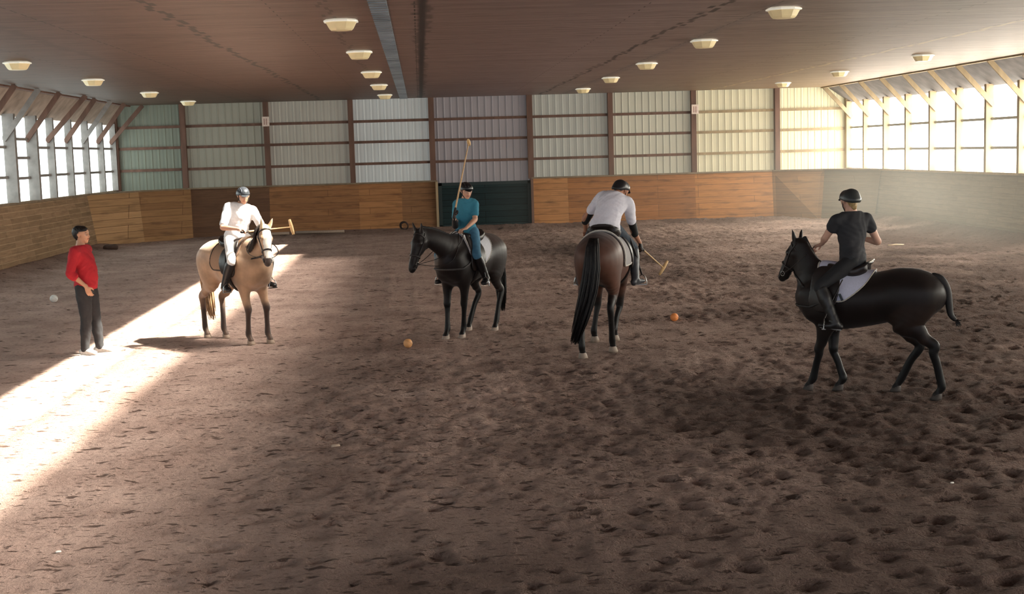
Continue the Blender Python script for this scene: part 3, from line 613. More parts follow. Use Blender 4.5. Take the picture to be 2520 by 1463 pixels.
        for sg in (1, -1):
            F.ball(A(.165, .048) + sd_ * sg * .067, .025, k=.03, col=B)                                               # brow
            F.ball(A(.12, -.03) + sd_ * sg * .055, .05, k=.03, col=fb)                                               # cheek
            F.add([(A(.53, .022) + sd_ * sg * .040, .010, .014, sd_, (.01, .01, .01))], k=.01, neg=True)            # nostril
            e0 = A(-.0, .035) + sd_ * sg * .045; up = unit(-d * .75 + u * .55 + sd_ * sg * .22)
            F.add([(e0, .026, .030, None, col.get('ear', B)), (e0 + up * .06, .030, .020, u * .3 + sd_, col.get('ear', B)), (e0 + up * .12, .021, .014, u * .3 + sd_, col.get('ear', B)), (e0 + up * .165, .005, .005, None, col.get('ear', B))], k=.015)
        h.A = A
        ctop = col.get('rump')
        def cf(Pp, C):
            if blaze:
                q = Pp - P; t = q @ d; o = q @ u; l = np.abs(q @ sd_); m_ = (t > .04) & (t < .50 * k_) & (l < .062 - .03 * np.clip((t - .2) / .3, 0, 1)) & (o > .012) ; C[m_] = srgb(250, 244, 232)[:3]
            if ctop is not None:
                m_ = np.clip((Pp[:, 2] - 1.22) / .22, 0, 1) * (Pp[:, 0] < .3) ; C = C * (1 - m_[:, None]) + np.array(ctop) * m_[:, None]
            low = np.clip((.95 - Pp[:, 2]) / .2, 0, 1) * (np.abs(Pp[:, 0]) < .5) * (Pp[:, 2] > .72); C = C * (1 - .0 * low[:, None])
            return np.clip(C, 0, 1)
        h.mat = vcol_mat('short horse coat', rough=col.get('rough', .62), var=.2, scale=7, spec=.25, bump=.15, sheen=col.get('sheen', .06))
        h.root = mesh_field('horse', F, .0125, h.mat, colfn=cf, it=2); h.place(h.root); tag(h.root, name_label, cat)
        for q in h.hoofs:
            s_ = MB(); n = 14; prof = [(-.004, .056), (.02, .054), (.06, .044), (.075, .036)]
            v = [(q[0] + .012 - z * .35 + r * math.cos(2 * PI * k / n) * 1.12, q[1] + r * math.sin(2 * PI * k / n), q[2] + z) for z, r in prof for k in range(n)]
            s_.add(v, [(a * n + k, a * n + (k + 1) % n, (a + 1) * n + (k + 1) % n, (a + 1) * n + k) for a in range(3) for k in range(n)] + [tuple(range(n))[::-1]])
            s_.build('hoof', simple('hoof horn', col.get('hoof', (150, 130, 112)), .6), h.root, True)
        for sg in (1, -1):
            E = Field(); E.ball(A(.165, .034) + sd_ * sg * .076, .021, col=(.01, .008, .006)); mesh_field('eye', E, .005, simple('dark wet eye', (16, 12, 10), .1, spec=.9), h.root, colour=False)
        # mane
        mn = Field(); ml = col.get('mane_len', 0.)
        pts = [V(.47, 0, 1.455), N1 + V(-.06, 0, .165), N2 + V(-.06, 0, .125), P - d * .03 + u * .0 + V(-.04, 0, .06)]
        mc = srgb(*hair)[:3]
        if ml:
            s_ = MB(); g = np.random.default_rng(3)
            for i in range(230):
                t = g.random() * 2.999; j = int(t); b0 = pts[j] + (pts[j + 1] - pts[j]) * (t - j); sgn = col.get('mane_side', -1)
                L = ml * g.uniform(.7, 1.1); dn = V(-.03 + g.uniform(-.03, .03), 0, -1); o = V(0, sgn, 0)
                s_.tube([b0 + V(0, sgn * -.005, -.01), b0 + o * .05 + dn * .02, b0 + o * (.105 + g.uniform(0, .02)) + dn * L * .5, b0 + o * (.125 + g.uniform(0, .025)) + dn * L], [.010, .012, .010, .003], 5)
            s_.build('mane', simple('mane hair', hair, .6, .3, 25), h.root, True)
        mn.add([(p, .012, .03, (0, 1, 0), mc) for p in pts], k=.02); mesh_field('mane' if not ml else 'crest_hair', mn, .010, simple('roached mane hair', hair, .7, .25, 40), h.root, colour=False)
        # tail
        if tailf: tailf(h)
    def place(h, o): o.location = tuple(h.loc); o.rotation_euler = (0, 0, h.a); o.scale = (h.s,) * 3
    def loc_of(h, p):
        x, y, z = p[0] - h.loc[0], p[1] - h.loc[1], p[2]; c, s = math.cos(-h.a), math.sin(-h.a); return V(x * c - y * s, x * s + y * c, z) / h.s
    def hairs(h, name, pts, rad, n, r, colr, fan=1.):
        s_ = MB(); g = np.random.default_rng(5); pts = [V(*p) for p in pts]; rad = [V(*x) for x in rad]
        for i in range(n):
            a, q = g.uniform(0, 2 * PI), math.sqrt(g.random()); L = g.uniform(.78, 1.); m = len(pts); o = []
            wob = g.uniform(-1, 1, 2) * .02
            for k in range(m):
                t = k / (m - 1) * L * (m - 1); j = min(int(t), m - 2); p = pts[j] + (pts[j + 1] - pts[j]) * (t - j); rr_ = rad[j] + (rad[j + 1] - rad[j]) * (t - j)
                o.append(p + V(math.cos(a) * q * rr_[0], math.sin(a) * q * rr_[1], 0) + V(wob[0], wob[1], 0) * k / m)
            s_.tube(o, [r] * (m - 1) + [r * .3], 4)
        return s_.build(name, simple('long tail hair', colr, .55, .35, 18, spec=.4), h.root, True)
def tail_long(h):
    c = h.tailc; h.hairs('tail', [(-.76, 0, 1.36), (-.83, 0, 1.28), (-.87, 0, 1.05), (-.88, .01, .8), (-.86, .03, .5), (-.84, .06, .24)], [(.03, .035), (.045, .06), (.05, .08), (.055, .085), (.05, .075), (.03, .04)], 190, .011, c)
def tail_wrapped(h):
    T = Field(); k = srgb(22, 18, 18)[:3]
    T.add([((-.72, 0, 1.36), .035, .045, (0, 1, 0), k), ((-.80, 0, 1.33), .036, .045, (0, 1, 0), k), ((-.865, 0, 1.22), .036, .042, (0, 1, 0), k), ((-.885, 0, 1.07), .036, .042, (0, 1, 0), k), ((-.905, 0, .94), .030, .034, (0, 1, 0), k), ((-.95, 0, .885), .024, .026, (0, 1, 0), k)], k=.01)
    mesh_field('tail', T, .01, simple('bound black tail', (24, 20, 20), .6, .3, 60), h.root, colour=False)
    s_ = MB(); g = np.random.default_rng(9)
    for i in range(40):
        e = V(-.99 + g.uniform(-.03, .03), g.uniform(-.035, .035), .845 + g.uniform(-.04, .03)); s_.tube([(-.93, 0, .91), (-.96, 0, .885), e], [.008, .008, .003], 4)
    s_.build('tail_tuft', simple('black tuft', (26, 20, 20), .6), h.root)
# ------------------------------------------------------------------ tack
BLK = None
def tack(h, desc, pad_col=(226, 228, 236), saddle_col=(34, 26, 24), trim=(198, 194, 186), strap=(40, 30, 26), bridle_col=(36, 28, 26), breast=None, rein_hand=None, rein2=None, padlen=(.50, -.26), padlow=.98, dx=0., pinch=0., roff=.20, fdx=0.):
    leather = simple('dark saddle leather', saddle_col, .4, .15, 20, spec=.5); st = simple('bridle leather', bridle_col, .45, .15, 25, spec=.5); metal = simple('steel', (170, 170, 168), .25, metal=1.)
    tr = h.trunk; ridge = lambda F: F.add([((.30, 0, 1.36), .07, .07, (0, 1, 0)), ((.46, 0, 1.40), .075, .08, (0, 1, 0)), ((.58, 0, 1.36), .08, .08, (0, 1, 0))], k=.12)
    T = Field(); T.p = list(tr.p); ridge(T)
    # pad: swallow shaped cloth hugging the barrel
    x1, x0 = padlen; x1 += dx; x0 += dx
    def shell(t0, t1, outline):
        def f(G, X, Y, Z): return np.maximum(np.maximum(G - t1, t0 - G), outline(X, Y, Z))
        return f
    cx, hw = (x0 + x1) / 2, (x1 - x0) / 2
    def pad_out(X, Y, Z):
        X = X + pinch * np.clip(Z - padlow, 0, .5) if False else X
        zt = padlow + .0
        low = zt - Z + .10 * np.clip((X - cx) / hw, 0, 1) + .02 + pinch * np.clip((cx - X) / hw + .35, 0, 1.4) ** 1.5
        r = np.sqrt(np.maximum(np.abs(X - cx) - hw + .14, 0) ** 2 + np.maximum(low + .14, 0) ** 2) - .14
        return np.maximum(r, np.maximum(np.abs(X - cx) - hw, low))
    lo, hi = V(x0 - .05, -.36, padlow - .1), V(x1 + .05, .36, 1.56)
    pm = simple('quilted saddle cloth', pad_col, .85, .05, 60, bump=.2)
    pad = mesh_field('saddle_pad', T, .011, pm, post=shell(.004, .026, pad_out), lo=lo, hi=hi, colour=False); h.place(pad); tag(pad, desc + ' saddle cloth' if False else desc['pad'], 'saddle pad')
    def rim_out(X, Y, Z): o = pad_out(X, Y, Z); return np.maximum(o, -o - .022)
    mesh_field('piping', T, .010, simple('saddle cloth edging', trim, .7), pad, post=shell(.008, .034, rim_out), lo=lo, hi=hi, colour=False)
    # saddle
    S = Field(); kx = .06
    S.add([((.34 + dx, 0, 1.475), .07, .035, (0, 1, 0)), ((.27 + dx, 0, 1.485), .10, .03, (0, 1, 0)), ((.15 + dx, 0, 1.455), .13, .028, (0, 1, 0)), ((.02 + dx, 0, 1.448), .165, .028, (0, 1, 0)), ((-.10 + dx, 0, 1.475), .175, .03, (0, 1, 0)), ((-.18 + dx, 0, 1.515), .13, .022, (0, 1, 0))], k=.03)
    S.add([((.25 + dx, .10, 1.43), .05, .05, None), ((.0 + dx, .13, 1.40), .07, .045, None), ((-.12 + dx, .13, 1.44), .05, .04, None)], k=.04); S.add([((.25 + dx, -.10, 1.43), .05, .05, None), ((.0 + dx, -.13, 1.40), .07, .045, None), ((-.12 + dx, -.13, 1.44), .05, .04, None)], k=.04)
    sad = mesh_field('saddle', S, .011, leather, colour=False); h.place(sad); tag(sad, desc['saddle'], 'saddle')
    for sg in (1, -1):
        def fo(X, Y, Z, sg=sg):
            fx = (X - dx - fdx - .23 - .18 * np.clip(1.25 - Z, 0, 1)) / .17; fz = (Z - 1.22) / .26
            return np.maximum((np.sqrt(np.abs(fx) ** 3 + np.abs(fz) ** 3 + 1e-9) - 1) * .15, -sg * Y)
        mesh_field('saddle_flap', T, .011, leather, sad, post=shell(.022, .044, fo), lo=V(-.05, -.38, .9), hi=V(.75, .38, 1.5), colour=False)
    mesh_field('girth', T, .010, simple('girth webbing', strap, .7), sad, post=lambda G, X, Y, Z: np.maximum(np.maximum(G - .022, .0 - G), np.maximum(np.abs(X - dx - .24) - .04, Z - 1.02)), lo=V(.15, -.36, .66), hi=V(.34, .36, 1.06), colour=False)
    h.sad = sad; h.leather = leather; h.metal = metal
    # bridle
    HF = Field(); HF.p = h.F.p; A, d, u, sd_ = h.A, h.d, h.u, h.sd
    allp = np.array([A(-.12), A(.62)]); lo = allp.min(0) - .17; hi = allp.max(0) + .17
    def band(t, w, th, slant=0., name='strap', mat_=None, parent=None, keep=None):
        n = unit(d + u * slant); c = A(t)
        def f(G, X, Y, Z):
            q = (X - c[0]) * n[0] + (Y - c[1]) * n[1] + (Z - c[2]) * n[2]; r = np.maximum(np.maximum(G - th, -.004 - G), np.abs(q) - w)
            ou = (X - c[0]) * u[0] + (Y - c[1]) * u[1] + (Z - c[2]) * u[2]
            if keep == 'front': r = np.maximum(r, -.0 - ou)
            return r
        ps = f
        return mesh_field(name, HF, .0065, mat_ or st, parent, post=ps, lo=lo, hi=hi, colour=False, it=1)
    br = band(.36, .012, .010, 0., 'bridle'); h.place(br); tag(br, desc['bridle'], 'bridle')
    band(.055, .011, .009, .35, 'browband', parent=br, keep='front'); 
    for sg in (1, -1):
        # cheek strap: strip along the side of the head
        def f(G, X, Y, Z, sg=sg):
            c = A(.0); q = [(X - c[0]), (Y - c[1]), (Z - c[2])]; dot = lambda w_: q[0] * w_[0] + q[1] * w_[1] + q[2] * w_[2]
            return np.maximum(np.maximum(G - .009, -.003 - G), np.maximum(np.maximum(np.abs(dot(u) - .0) - .010, np.maximum(-dot(d) - .02, dot(d) - .48)), -sg * dot(sd_)))
        mesh_field('cheek_strap', HF, .0065, st, br, post=f, lo=lo, hi=hi, colour=False, it=1)
        s_ = MB(); s_.ring(A(.47, -.02) + sd_ * sg * .058, sd_, .028, .005, 20, 5); s_.build('bit_ring', metal, br, True)
    def throat():
        s_ = MB(); pts = []
        for k in range(13):
            a = PI * k / 12; pts.append(A(.03, .0) + sd_ * math.cos(a) * .085 - u * .155 * math.sin(a) + d * .06 * math.sin(a))
        s_.tube(pts, .006, 6); s_.build('throat_lash', st, br, True)
    throat()
    for sg in (1, -1):
        rein_hand = h.loc_of(rein_hand) if rein_hand[1] > 5 else rein_hand; b0 = A(.47, -.02) + sd_ * sg * .064
        for n, hand in enumerate([rein_hand] + ([rein2] if rein2 is not None else [])):
            e = V(*hand) + V(0, sg * .015, 0); s_ = MB(); m = 14; pts = []
            for k in range(m):
                t = k / (m - 1); p = b0 + (e - b0) * t; p[2] -= math.sin(PI * t) * (.05 + .16 * n); p[1] += sg * roff * math.sin(PI * t) ** .8; pts.append(p)
            s_.tube(pts, .008, 6, flat=.5); s_.build('rein', st, br, True)
    if breast:
        def bf(G, X, Y, Z):
            q = (Z - (1.02 + .75 * (.60 - X).clip(0, 1) * .55)) ; return np.maximum(np.maximum(G - .014, -.002 - G), np.maximum(np.abs(q) - .018, .26 - X))
        b = mesh_field('breastplate', HF, .010, simple('breastplate webbing', breast, .6), post=bf, lo=V(.2, -.36, .85), hi=V(.85, .36, 1.3), colour=False, it=1); h.place(b); tag(b, desc['breast'], 'breastplate')
def stirrup(h, ankle_foot, top, mat_l, mat_m):
    """ankle_foot: ball of the foot in horse space"""
    f = V(*ankle_foot); sg = 1 if f[1] > 0 else -1
    s_ = MB(); s_.tube([V(top[0], sg * .27, 1.34), V((top[0] + f[0]) / 2, sg * .325, 1.15), f + V(0, 0, .10)], .012, 6, flat=.45); s_.build('stirrup_leather', mat_l, h.sad)
    s_ = MB(); pts = [f + V(0, sg * (.06 * math.cos(a)), -.012 + .115 * max(0, math.sin(a))) for a in np.linspace(0, PI, 13)]
    s_.tube(pts, .006, 6); s_.box(f + V(-.022, -.062, -.022), f + V(.022, .062, -.010)); s_.build('stirrup_iron', mat_m, h.sad)
# ------------------------------------------------------------------ people
SK = srgb(206, 158, 132)[:3]; SKD = srgb(168, 122, 98)[:3]
def hand(F, w, dirv, palm, side, s, curl=.5, col=SK, thumb=1., k=.006):
    """five fingered hand: w wrist, dirv towards the fingers, palm = palm normal, side = towards the thumb"""
    dirv = unit(dirv); palm = unit(palm - dirv * (palm @ dirv)); th = unit(np.cross(dirv, palm)); th = th if th @ side > 0 else -th
    F.add([(w - dirv * .015 * s, .026 * s, .020 * s, th, col), (w + dirv * .02 * s, .030 * s, .018 * s, th, col), (w + dirv * .055 * s, .039 * s, .016 * s, th, col), (w + dirv * .085 * s, .038 * s, .013 * s, th, col)], k=.012)
    for i, (o, L) in enumerate(((.029, .9), (.010, 1.), (-.010, .94), (-.029, .74))):
        b = w + dirv * .084 * s + th * o * s; a = curl * (1 + .1 * i); pts = [b]; dd = dirv; p = b
        for j, l in enumerate((.042, .026, .021)):
            ang = a * (.75 + .45 * j); tot = sum(a * (.75 + .45 * q) for q in range(j + 1)); dd = dirv * math.cos(tot) + palm * math.sin(tot); p = p + dd * l * L * s; pts.append(p)
        F.add([(pts[0], .0095 * s, .0095 * s, None, col), (pts[1], .0088 * s, .0088 * s, None, col), (pts[2], .0080 * s, .0080 * s, None, col), (pts[3], .0068 * s, .0068 * s, None, col)], k=k, sub=1)
    b = w + dirv * .028 * s + th * .028 * s; m_ = b + (dirv * .55 + th * .65 + palm * .45 * thumb) * .040 * s; e = m_ + (dirv * .85 + th * (.15 - .5 * (curl > .8)) + palm * (.3 + curl * .4)) * .032 * s
    F.add([(b, .015 * s, .014 * s, None, col), (m_, .0115 * s, .0115 * s, None, col), (e, .0085 * s, .0085 * s, None, col)], k=.01, sub=2)
def lp(a, b, t): return a + (b - a) * t
def person(label, loc, rz, J, s, outfit, h=.0062):
    J = {k: V(*v) for k, v in J.items()}
    hv = unit(J['hipL'] - J['hipR']); sv = unit(J['shL'] - J['shR']); P = (J['hipL'] + J['hipR']) / 2; Nk = J['neck']; ch = (J['shL'] + J['shR']) / 2
    skin = outfit.get('skin', SK); B = Field(); spine = unit(Nk - P)
    fat = outfit.get('belly', 0.); fT = unit(np.cross(sv, spine)); 
    fT = fT if fT @ J['face'] > -.3 else fT
    wd = outfit.get('wide', 1.)
    tor = [(lp(P, Nk, -.06), .125, .10, hv), (lp(P, Nk, .05), .158, .115, hv), (lp(P, Nk, .25) + fT * (.015 + fat * .5), .142 + fat * .3, .105 + fat * .55, hv + sv), (lp(P, Nk, .42) + fT * (.012 + fat * .6), .138 + fat * .3, .105 + fat * .6, hv + sv), (lp(P, Nk, .62) + fT * (.010 + fat * .2), .150, .112 + fat * .2, sv), (lp(P, Nk, .80), .155, .105, sv), (lp(P, Nk, .93), .128, .078, sv), (lp(P, Nk, 1.03), .062, .056, sv)]
    tor = [(c, a * s * wd, b * s, d) for c, a, b, d in tor]
    bend = J.get('bend')
    if bend is not None: tor = [(c + bend * math.sin(PI * min(1, max(0, i / 7))), a, b, d) for i, (c, a, b, d) in enumerate(tor)]
    def torso(F, g, col, i0=0, i1=8, k=.03): F.add([(c, a + g, b + g, d, col) for c, a, b, d in tor[i0:i1]], k=k, sub=3)
    torso(B, -.004 * s, skin)
    def arm(F, sd, g, t0, t1, col, k=.02):
        S, E, W = J['sh' + sd], J['el' + sd], J['wr' + sd]; L = [(lp(S, ch, .28), .058, .058), (S, .053, .053), (lp(S, E, .4), .047, .047), (lp(S, E, .8), .040, .040), (E, .039, .039), (lp(E, W, .25), .041, .039), (lp(E, W, .6), .033, .031), (W, .0255, .022)]
        T = [-.3, 0, .4, .8, 1., 1.25, 1.6, 2.]; st = []
        for (c, a, b), t in zip(L, T):
            if t0 - 1e-6 <= t <= t1 + 1e-6: st.append((c, (a * s + g), (b * s + g), None, col))
        if t1 < 2 and t1 not in T:
            c = lp(S, E, t1) if t1 <= 1 else lp(E, W, t1 - 1); r = float(np.interp(t1, T, [x[1] for x in L])); st.append((c, r * s + g, r * s + g, None, col))
        F.add(st, k=k)
    def leg(F, sd, g, t0, t1, col, k=.03):
        Hp, K, A_ = J['hip' + sd], J['kn' + sd], J['an' + sd]; L = [(Hp, .088, .088), (lp(Hp, K, .3), .083, .083), (lp(Hp, K, .7), .066, .066), (K, .056, .056), (lp(K, A_, .12), .052, .052), (lp(K, A_, .35), .055, .055), (lp(K, A_, .7), .041, .041), (A_, .035, .035)]
        T = [0, .3, .7, 1., 1.12, 1.35, 1.7, 2.]; st = [(c, a * s + g, b * s + g, None, col) for (c, a, b), t in zip(L, T) if t0 <= t <= t1]; F.add(st, k=k)
    def foot(F, sd, g, col, sole=None):
        A_, T = J['an' + sd], J['toe' + sd]; d = unit(T - A_ - V(0, 0, (T - A_)[2] * .0)); dn = V(0, 0, -1); hs = unit(np.cross(d, dn))
        heel = A_ - unit(V(d[0], d[1], 0) + 1e-6) * .045 * s + dn * .035 * s
        F.add([(heel, .034 * s + g, .034 * s + g, hs, col), (lp(A_, T, .2) + dn * .022 * s, .036 * s + g, .040 * s + g, hs, col), (lp(A_, T, .6) + dn * .010 * s, .042 * s + g, .028 * s + g, hs, col), (lp(A_, T, .9) + dn * .0, .042 * s + g, .022 * s + g, hs, col), (T, .030 * s + g, .018 * s + g, hs, col)], k=.02)
    for sd in 'LR':
        arm(B, sd, -.0, -.3, 2., skin); leg(B, sd, -.004 * s, 0, 2., skin); foot(B, sd, -.006, skin)
        gl = outfit.get('glove' + sd); hd = J.get('hd' + sd, J['wr' + sd] - J['el' + sd]); pm = J.get('pm' + sd, V(0, 0, -1)); tb = J.get('th' + sd, V(0, 0, 1))
        hand(B, J['wr' + sd] + unit(hd) * .01, hd, pm, tb, s, J.get('curl' + sd, V(.8, 0, 0))[0] if 'curl' + sd in J else .85, skin)
    # head
    f = unit(J['face']); u = unit(J.get('up', V(0, 0, 1))); u = unit(u - f * (u @ f)) if abs(u @ f) < .95 else V(0, 0, 1); l = np.cross(u, f); c = J['head']
    lip = tuple(x * y for x, y in zip(skin, (.72, .48, .48))); brow = outfit.get('hair', (.03, .02, .015)); 
    B.add([(Nk - spine * .02 * s, .060 * s, .060 * s, l, skin), (lp(Nk, c, .45) - f * .01 * s, .052 * s, .056 * s, l, skin), (c - u * .05 * s - f * .012 * s, .052 * s, .058 * s, l, skin)], k=.03)
    B.add([(c - f * .03 * s + u * .035 * s, .074 * s, .082 * s, l, skin), (c + f * .028 * s + u * .035 * s, .068 * s, .076 * s, l, skin)], k=.03)
    B.add([(c + f * .035 * s + u * .01 * s, .060 * s, .050 * s, l, skin), (c + f * .045 * s - u * .05 * s, .047 * s, .038 * s, l, skin), (c + f * .055 * s - u * .088 * s, .024 * s, .022 * s, l, skin)], k=.03)
    B.add([(c + f * .083 * s + u * .018 * s, .009 * s, .009 * s, l, skin), (c + f * .103 * s - u * .022 * s, .012 * s, .010 * s, l, skin), (c + f * .092 * s - u * .032 * s, .016 * s, .008 * s, l, skin)], k=.012)
    B.add([(c + f * .084 * s - u * .056 * s - l * .018 * s, .006 * s, .006 * s, None, lip), (c + f * .090 * s - u * .055 * s, .008 * s, .008 * s, None, lip), (c + f * .084 * s - u * .056 * s + l * .018 * s, .006 * s, .006 * s, None, lip)], k=.006)
    for sg in (1, -1):
        B.ball(c + l * sg * .078 * s - f * .008 * s - u * .002 * s, .011 * s, k=.01, col=skin, rv=.030 * s)
        B.ball(c + l * sg * .083 * s - f * .018 * s + u * .012 * s, .012 * s, k=.01, col=skin, rv=.020 * s)
        B.add([(c + f * .090 * s + l * sg * .031 * s + u * .010 * s, .020 * s, .014 * s, l, skin)], k=.012, neg=True)
        B.add([(c + f * .074 * s + l * sg * .031 * s + u * .010 * s, .0125 * s, .0125 * s, None, (.5, .46, .43))], k=.004)
        B.add([(c + f * .084 * s + l * sg * .031 * s + u * .010 * s, .0055 * s, .0055 * s, None, (.03, .02, .015))], k=.003)
        B.add([(c + f * .083 * s + l * sg * .014 * s + u * .033 * s, .0045 * s, .0045 * s, None, brow), (c + f * .078 * s + l * sg * .045 * s + u * .034 * s, .004 * s, .004 * s, None, brow)], k=.005)
    root = mesh_field('person', B, h, vcol_mat('skin', .5, .05, 60, spec=.35), it=1, loc=loc, rz=rz); tag(root, label, 'person')
    def wrinkle(amp, seed=0.):
        def fn(G, X, Y, Z): return G + amp * (np.sin(X * 55 + 7 * np.sin(Z * 13 + seed) + Y * 20) * np.sin(Z * 34 + 5 * np.sin(Y * 17 + seed))) * .6 + amp * .5 * np.sin((X + Y) * 24 + Z * 42 + seed)
        return fn
    g0 = .012 * s; sh = outfit['shirt']; F = Field(); torso(F, g0 + outfit.get('loose', .008), srgb(*sh)[:3], 0, 7); F.add([(lp(P, Nk, .93), .11 * s, .07 * s, sv), (lp(P, Nk, 1.02), .068 * s, .062 * s, sv)], k=.04)
    if outfit.get('hem', True): F.add([(lp(P, Nk, -.14), .13 * s * wd, .105 * s, hv), (lp(P, Nk, .0), .165 * s * wd + g0, .118 * s + g0, hv)], k=.04)
    for sd in 'LR': arm(F, sd, .013 * s + outfit.get('loose', .008) * .6, -.3, outfit['sleeve'], srgb(*sh)[:3], k=.035)
    wr = wrinkle(.0045 * s)
    hemz = outfit.get('hemcut'); 
    def sp(G, X, Y, Z):
        G = wr(G, X, Y, Z)
        q = (X - Nk[0]) * spine[0] + (Y - Nk[1]) * spine[1] + (Z - Nk[2]) * spine[2]
        G = np.maximum(G, q - .035)
        ax_ = lp(P, Nk, outfit.get('hemt', -.14)); q2 = -((X - ax_[0]) * spine[0] + (Y - ax_[1]) * spine[1] + (Z - ax_[2]) * spine[2]); return np.maximum(G, q2 - .0) if 'hemt' in outfit else G
    mesh_field(outfit.get('shirt_name', 't_shirt'), F, h, simple('shirt cloth', sh, .85, .05, 45, bump=.1), root, post=sp, colour=False)
    tc = outfit['trousers']; F = Field(); torso(F, g0 * .6, (0, 0, 0), 0, 2)
    for sd in 'LR': leg(F, sd, g0 * .75 + outfit.get('tloose', 0), 0, 2. if not outfit.get('boots') else 1.12, (0, 0, 0))
    mesh_field(outfit.get('trouser_name', 'trousers'), F, h, simple('trouser cloth', tc, .8, .18, 14, bump=.15), root, post=wrinkle(.003 * s, 2.), colour=False)
    if outfit.get('boots'):
        for sd in 'LR':
            F = Field(); leg(F, sd, g0 * 1.5, 1.12, 2., (0, 0, 0)); foot(F, sd, .008, (0, 0, 0))
            bo = mesh_field('boot', F, h, simple('boot leather', outfit['boots'], .42, .15, 12, spec=.5), root, post=wrinkle(.0015, 1.), colour=False)
            A_, T = J['an' + sd], J['toe' + sd]; F = Field(); dn = V(0, 0, -1); d = unit(V(*(T - A_))); hs = unit(np.cross(d, dn)); F.add([(A_ - unit(V(d[0], d[1], 0)) * .05 * s + dn * .070 * s, .032 * s, .014 * s, hs), (lp(A_, T, .5) + dn * .040 * s, .036 * s, .010 * s, hs), (T + dn * .018 * s, .032 * s, .010 * s, hs)], k=.01)
            mesh_field('sole', F, .006, simple('boot sole', outfit.get('sole', (30, 28, 28)), .6), bo, colour=False)
    if outfit.get('shoes'):
        for sd in 'LR':
            F = Field(); foot(F, sd, .009, (0, 0, 0)); so = mesh_field('shoe', F, .006, simple('trainer mesh', outfit['shoes'], .7, .2, 30), root, colour=False)
            A_, T = J['an' + sd], J['toe' + sd]; F = Field(); d = unit(V(*(T - A_)) * V(1, 1, 0)); hs = unit(np.cross(d, V(0, 0, -1))); F.add([(V(*(A_ - d * .05 * s)[:2], T[2] - .012), .036 * s, .014 * s, hs), (V(*lp(A_, T, .6)[:2], T[2] - .014), .046 * s, .012 * s, hs), (V(*T[:2], T[2] - .012), .036 * s, .012 * s, hs)], k=.01); mesh_field('sole', F, .006, simple('white rubber sole', (236, 234, 228), .6), so, colour=False)
    if outfit.get('helmet'):
        F = Field(); hc = c + u * .042 * s - f * .010 * s; F.add([(hc - f * .034 * s, .100 * s, .096 * s, l), (hc + f * .026 * s, .092 * s, .088 * s, l)], k=.03); F.add([(hc - f * .06 * s - u * .035 * s, .085 * s, .05 * s, l)], k=.03)
        def hp(G, X, Y, Z):
            q = (X - c[0]) * u[0] + (Y - c[1]) * u[1] + (Z - c[2]) * u[2]; ff = (X - c[0]) * f[0] + (Y - c[1]) * f[1] + (Z - c[2]) * f[2]; return np.maximum(G, -(q - .014 * s - .34 * ff.clip(-.11, .08)))
        hm = simple('helmet shell', outfit['helmet'], .35, .1, 20, spec=.5); he = mesh_field('riding_helmet', F, .0055, hm, root, post=hp, colour=False)
        F = Field(); F.add([(c + f * .085 * s + u * .040 * s, .066 * s, .008 * s, l), (c + f * .125 * s + u * .030 * s, .048 * s, .006 * s, l), (c + f * .145 * s + u * .024 * s, .022 * s, .004 * s, l)], k=.01); mesh_field('brim', F, .005, hm, he, colour=False)
        s_ = MB(); s_.tube([c + l * .080 * s + u * .03 * s, c + l * .072 * s - u * .05 * s + f * .02 * s, c + l * .03 * s - u * .108 * s + f * .04 * s, c - l * .03 * s - u * .108 * s + f * .04 * s, c - l * .072 * s - u * .05 * s + f * .02 * s, c - l * .080 * s + u * .03 * s], .006 * s, 6); s_.build('chin_strap', simple('strap webbing', (24, 24, 26), .7), he, True)
        s_ = MB(); 
        for a in (-.05, 0, .05):
            pts = []
            for k in range(9):
                t = -.6 + 1.9 * k / 8; pts.append(hc + l * a * s * .9 + (f * math.cos(t + .4) * .120 + u * math.sin(t + .4) * .088) * s * (1 - abs(a) * 1.2))
            s_.tube(pts[3:], .0035 * s, 5)
        s_.build('vent_ridge', simple('helmet ridge', tuple(min(255, int(x * 1.6) + 12) for x in outfit['helmet']), .4), he, True)
    if 'hairc' in outfit:
        F = Field(); hs_ = .86 if outfit.get('helmet') else 1.; hc = c + u * .045 * s - f * .018 * s; F.add([(hc - f * .03 * s * hs_, .086 * s * hs_, .092 * s * hs_, l), (hc + f * .030 * s, .080 * s * hs_, .084 * s * hs_, l)], k=.03); F.add([(c - f * .070 * s + u * .0 * s, .062 * s, .035 * s, l), (c - f * .064 * s - u * .045 * s, .05 * s, .022 * s, l)], k=.03)
        if outfit.get('bun'): F.add([(c - f * .085 * s - u * .03 * s, .036 * s, .034 * s, l), (c - f * .085 * s - u * .075 * s, .028 * s, .026 * s, l)], k=.02)
        def hp(G, X, Y, Z):
            q = (X - c[0]) * u[0] + (Y - c[1]) * u[1] + (Z - c[2]) * u[2]; ff = (X - c[0]) * f[0] + (Y - c[1]) * f[1] + (Z - c[2]) * f[2]; return np.maximum(G + .0025 * np.sin(X * 160 + Z * 90) * np.sin(Y * 170), np.minimum(.052 * s - q, ff - (-.012 * s)) )
        mesh_field('hair', F, .0055, simple('hair', outfit['hairc'], .5, .35, 60, bump=.3), root, post=hp, colour=False)
    return root, tor
def glove(root, J, sd, s, col, name='glove'):
    J = {k: V(*v) for k, v in J.items()}; F = Field(); hd = J.get('hd' + sd, J['wr' + sd] - J['el' + sd]); hand(F, J['wr' + sd] + unit(hd) * .01, hd, J.get('pm' + sd, V(0, 0, -1)), J.get('th' + sd, V(0, 0, 1)), s * 1.13, J['curl' + sd][0] if 'curl' + sd in J else .85, k=.004)
    mesh_field(name, F, .005, simple('glove leather', col, .6), root, colour=False)
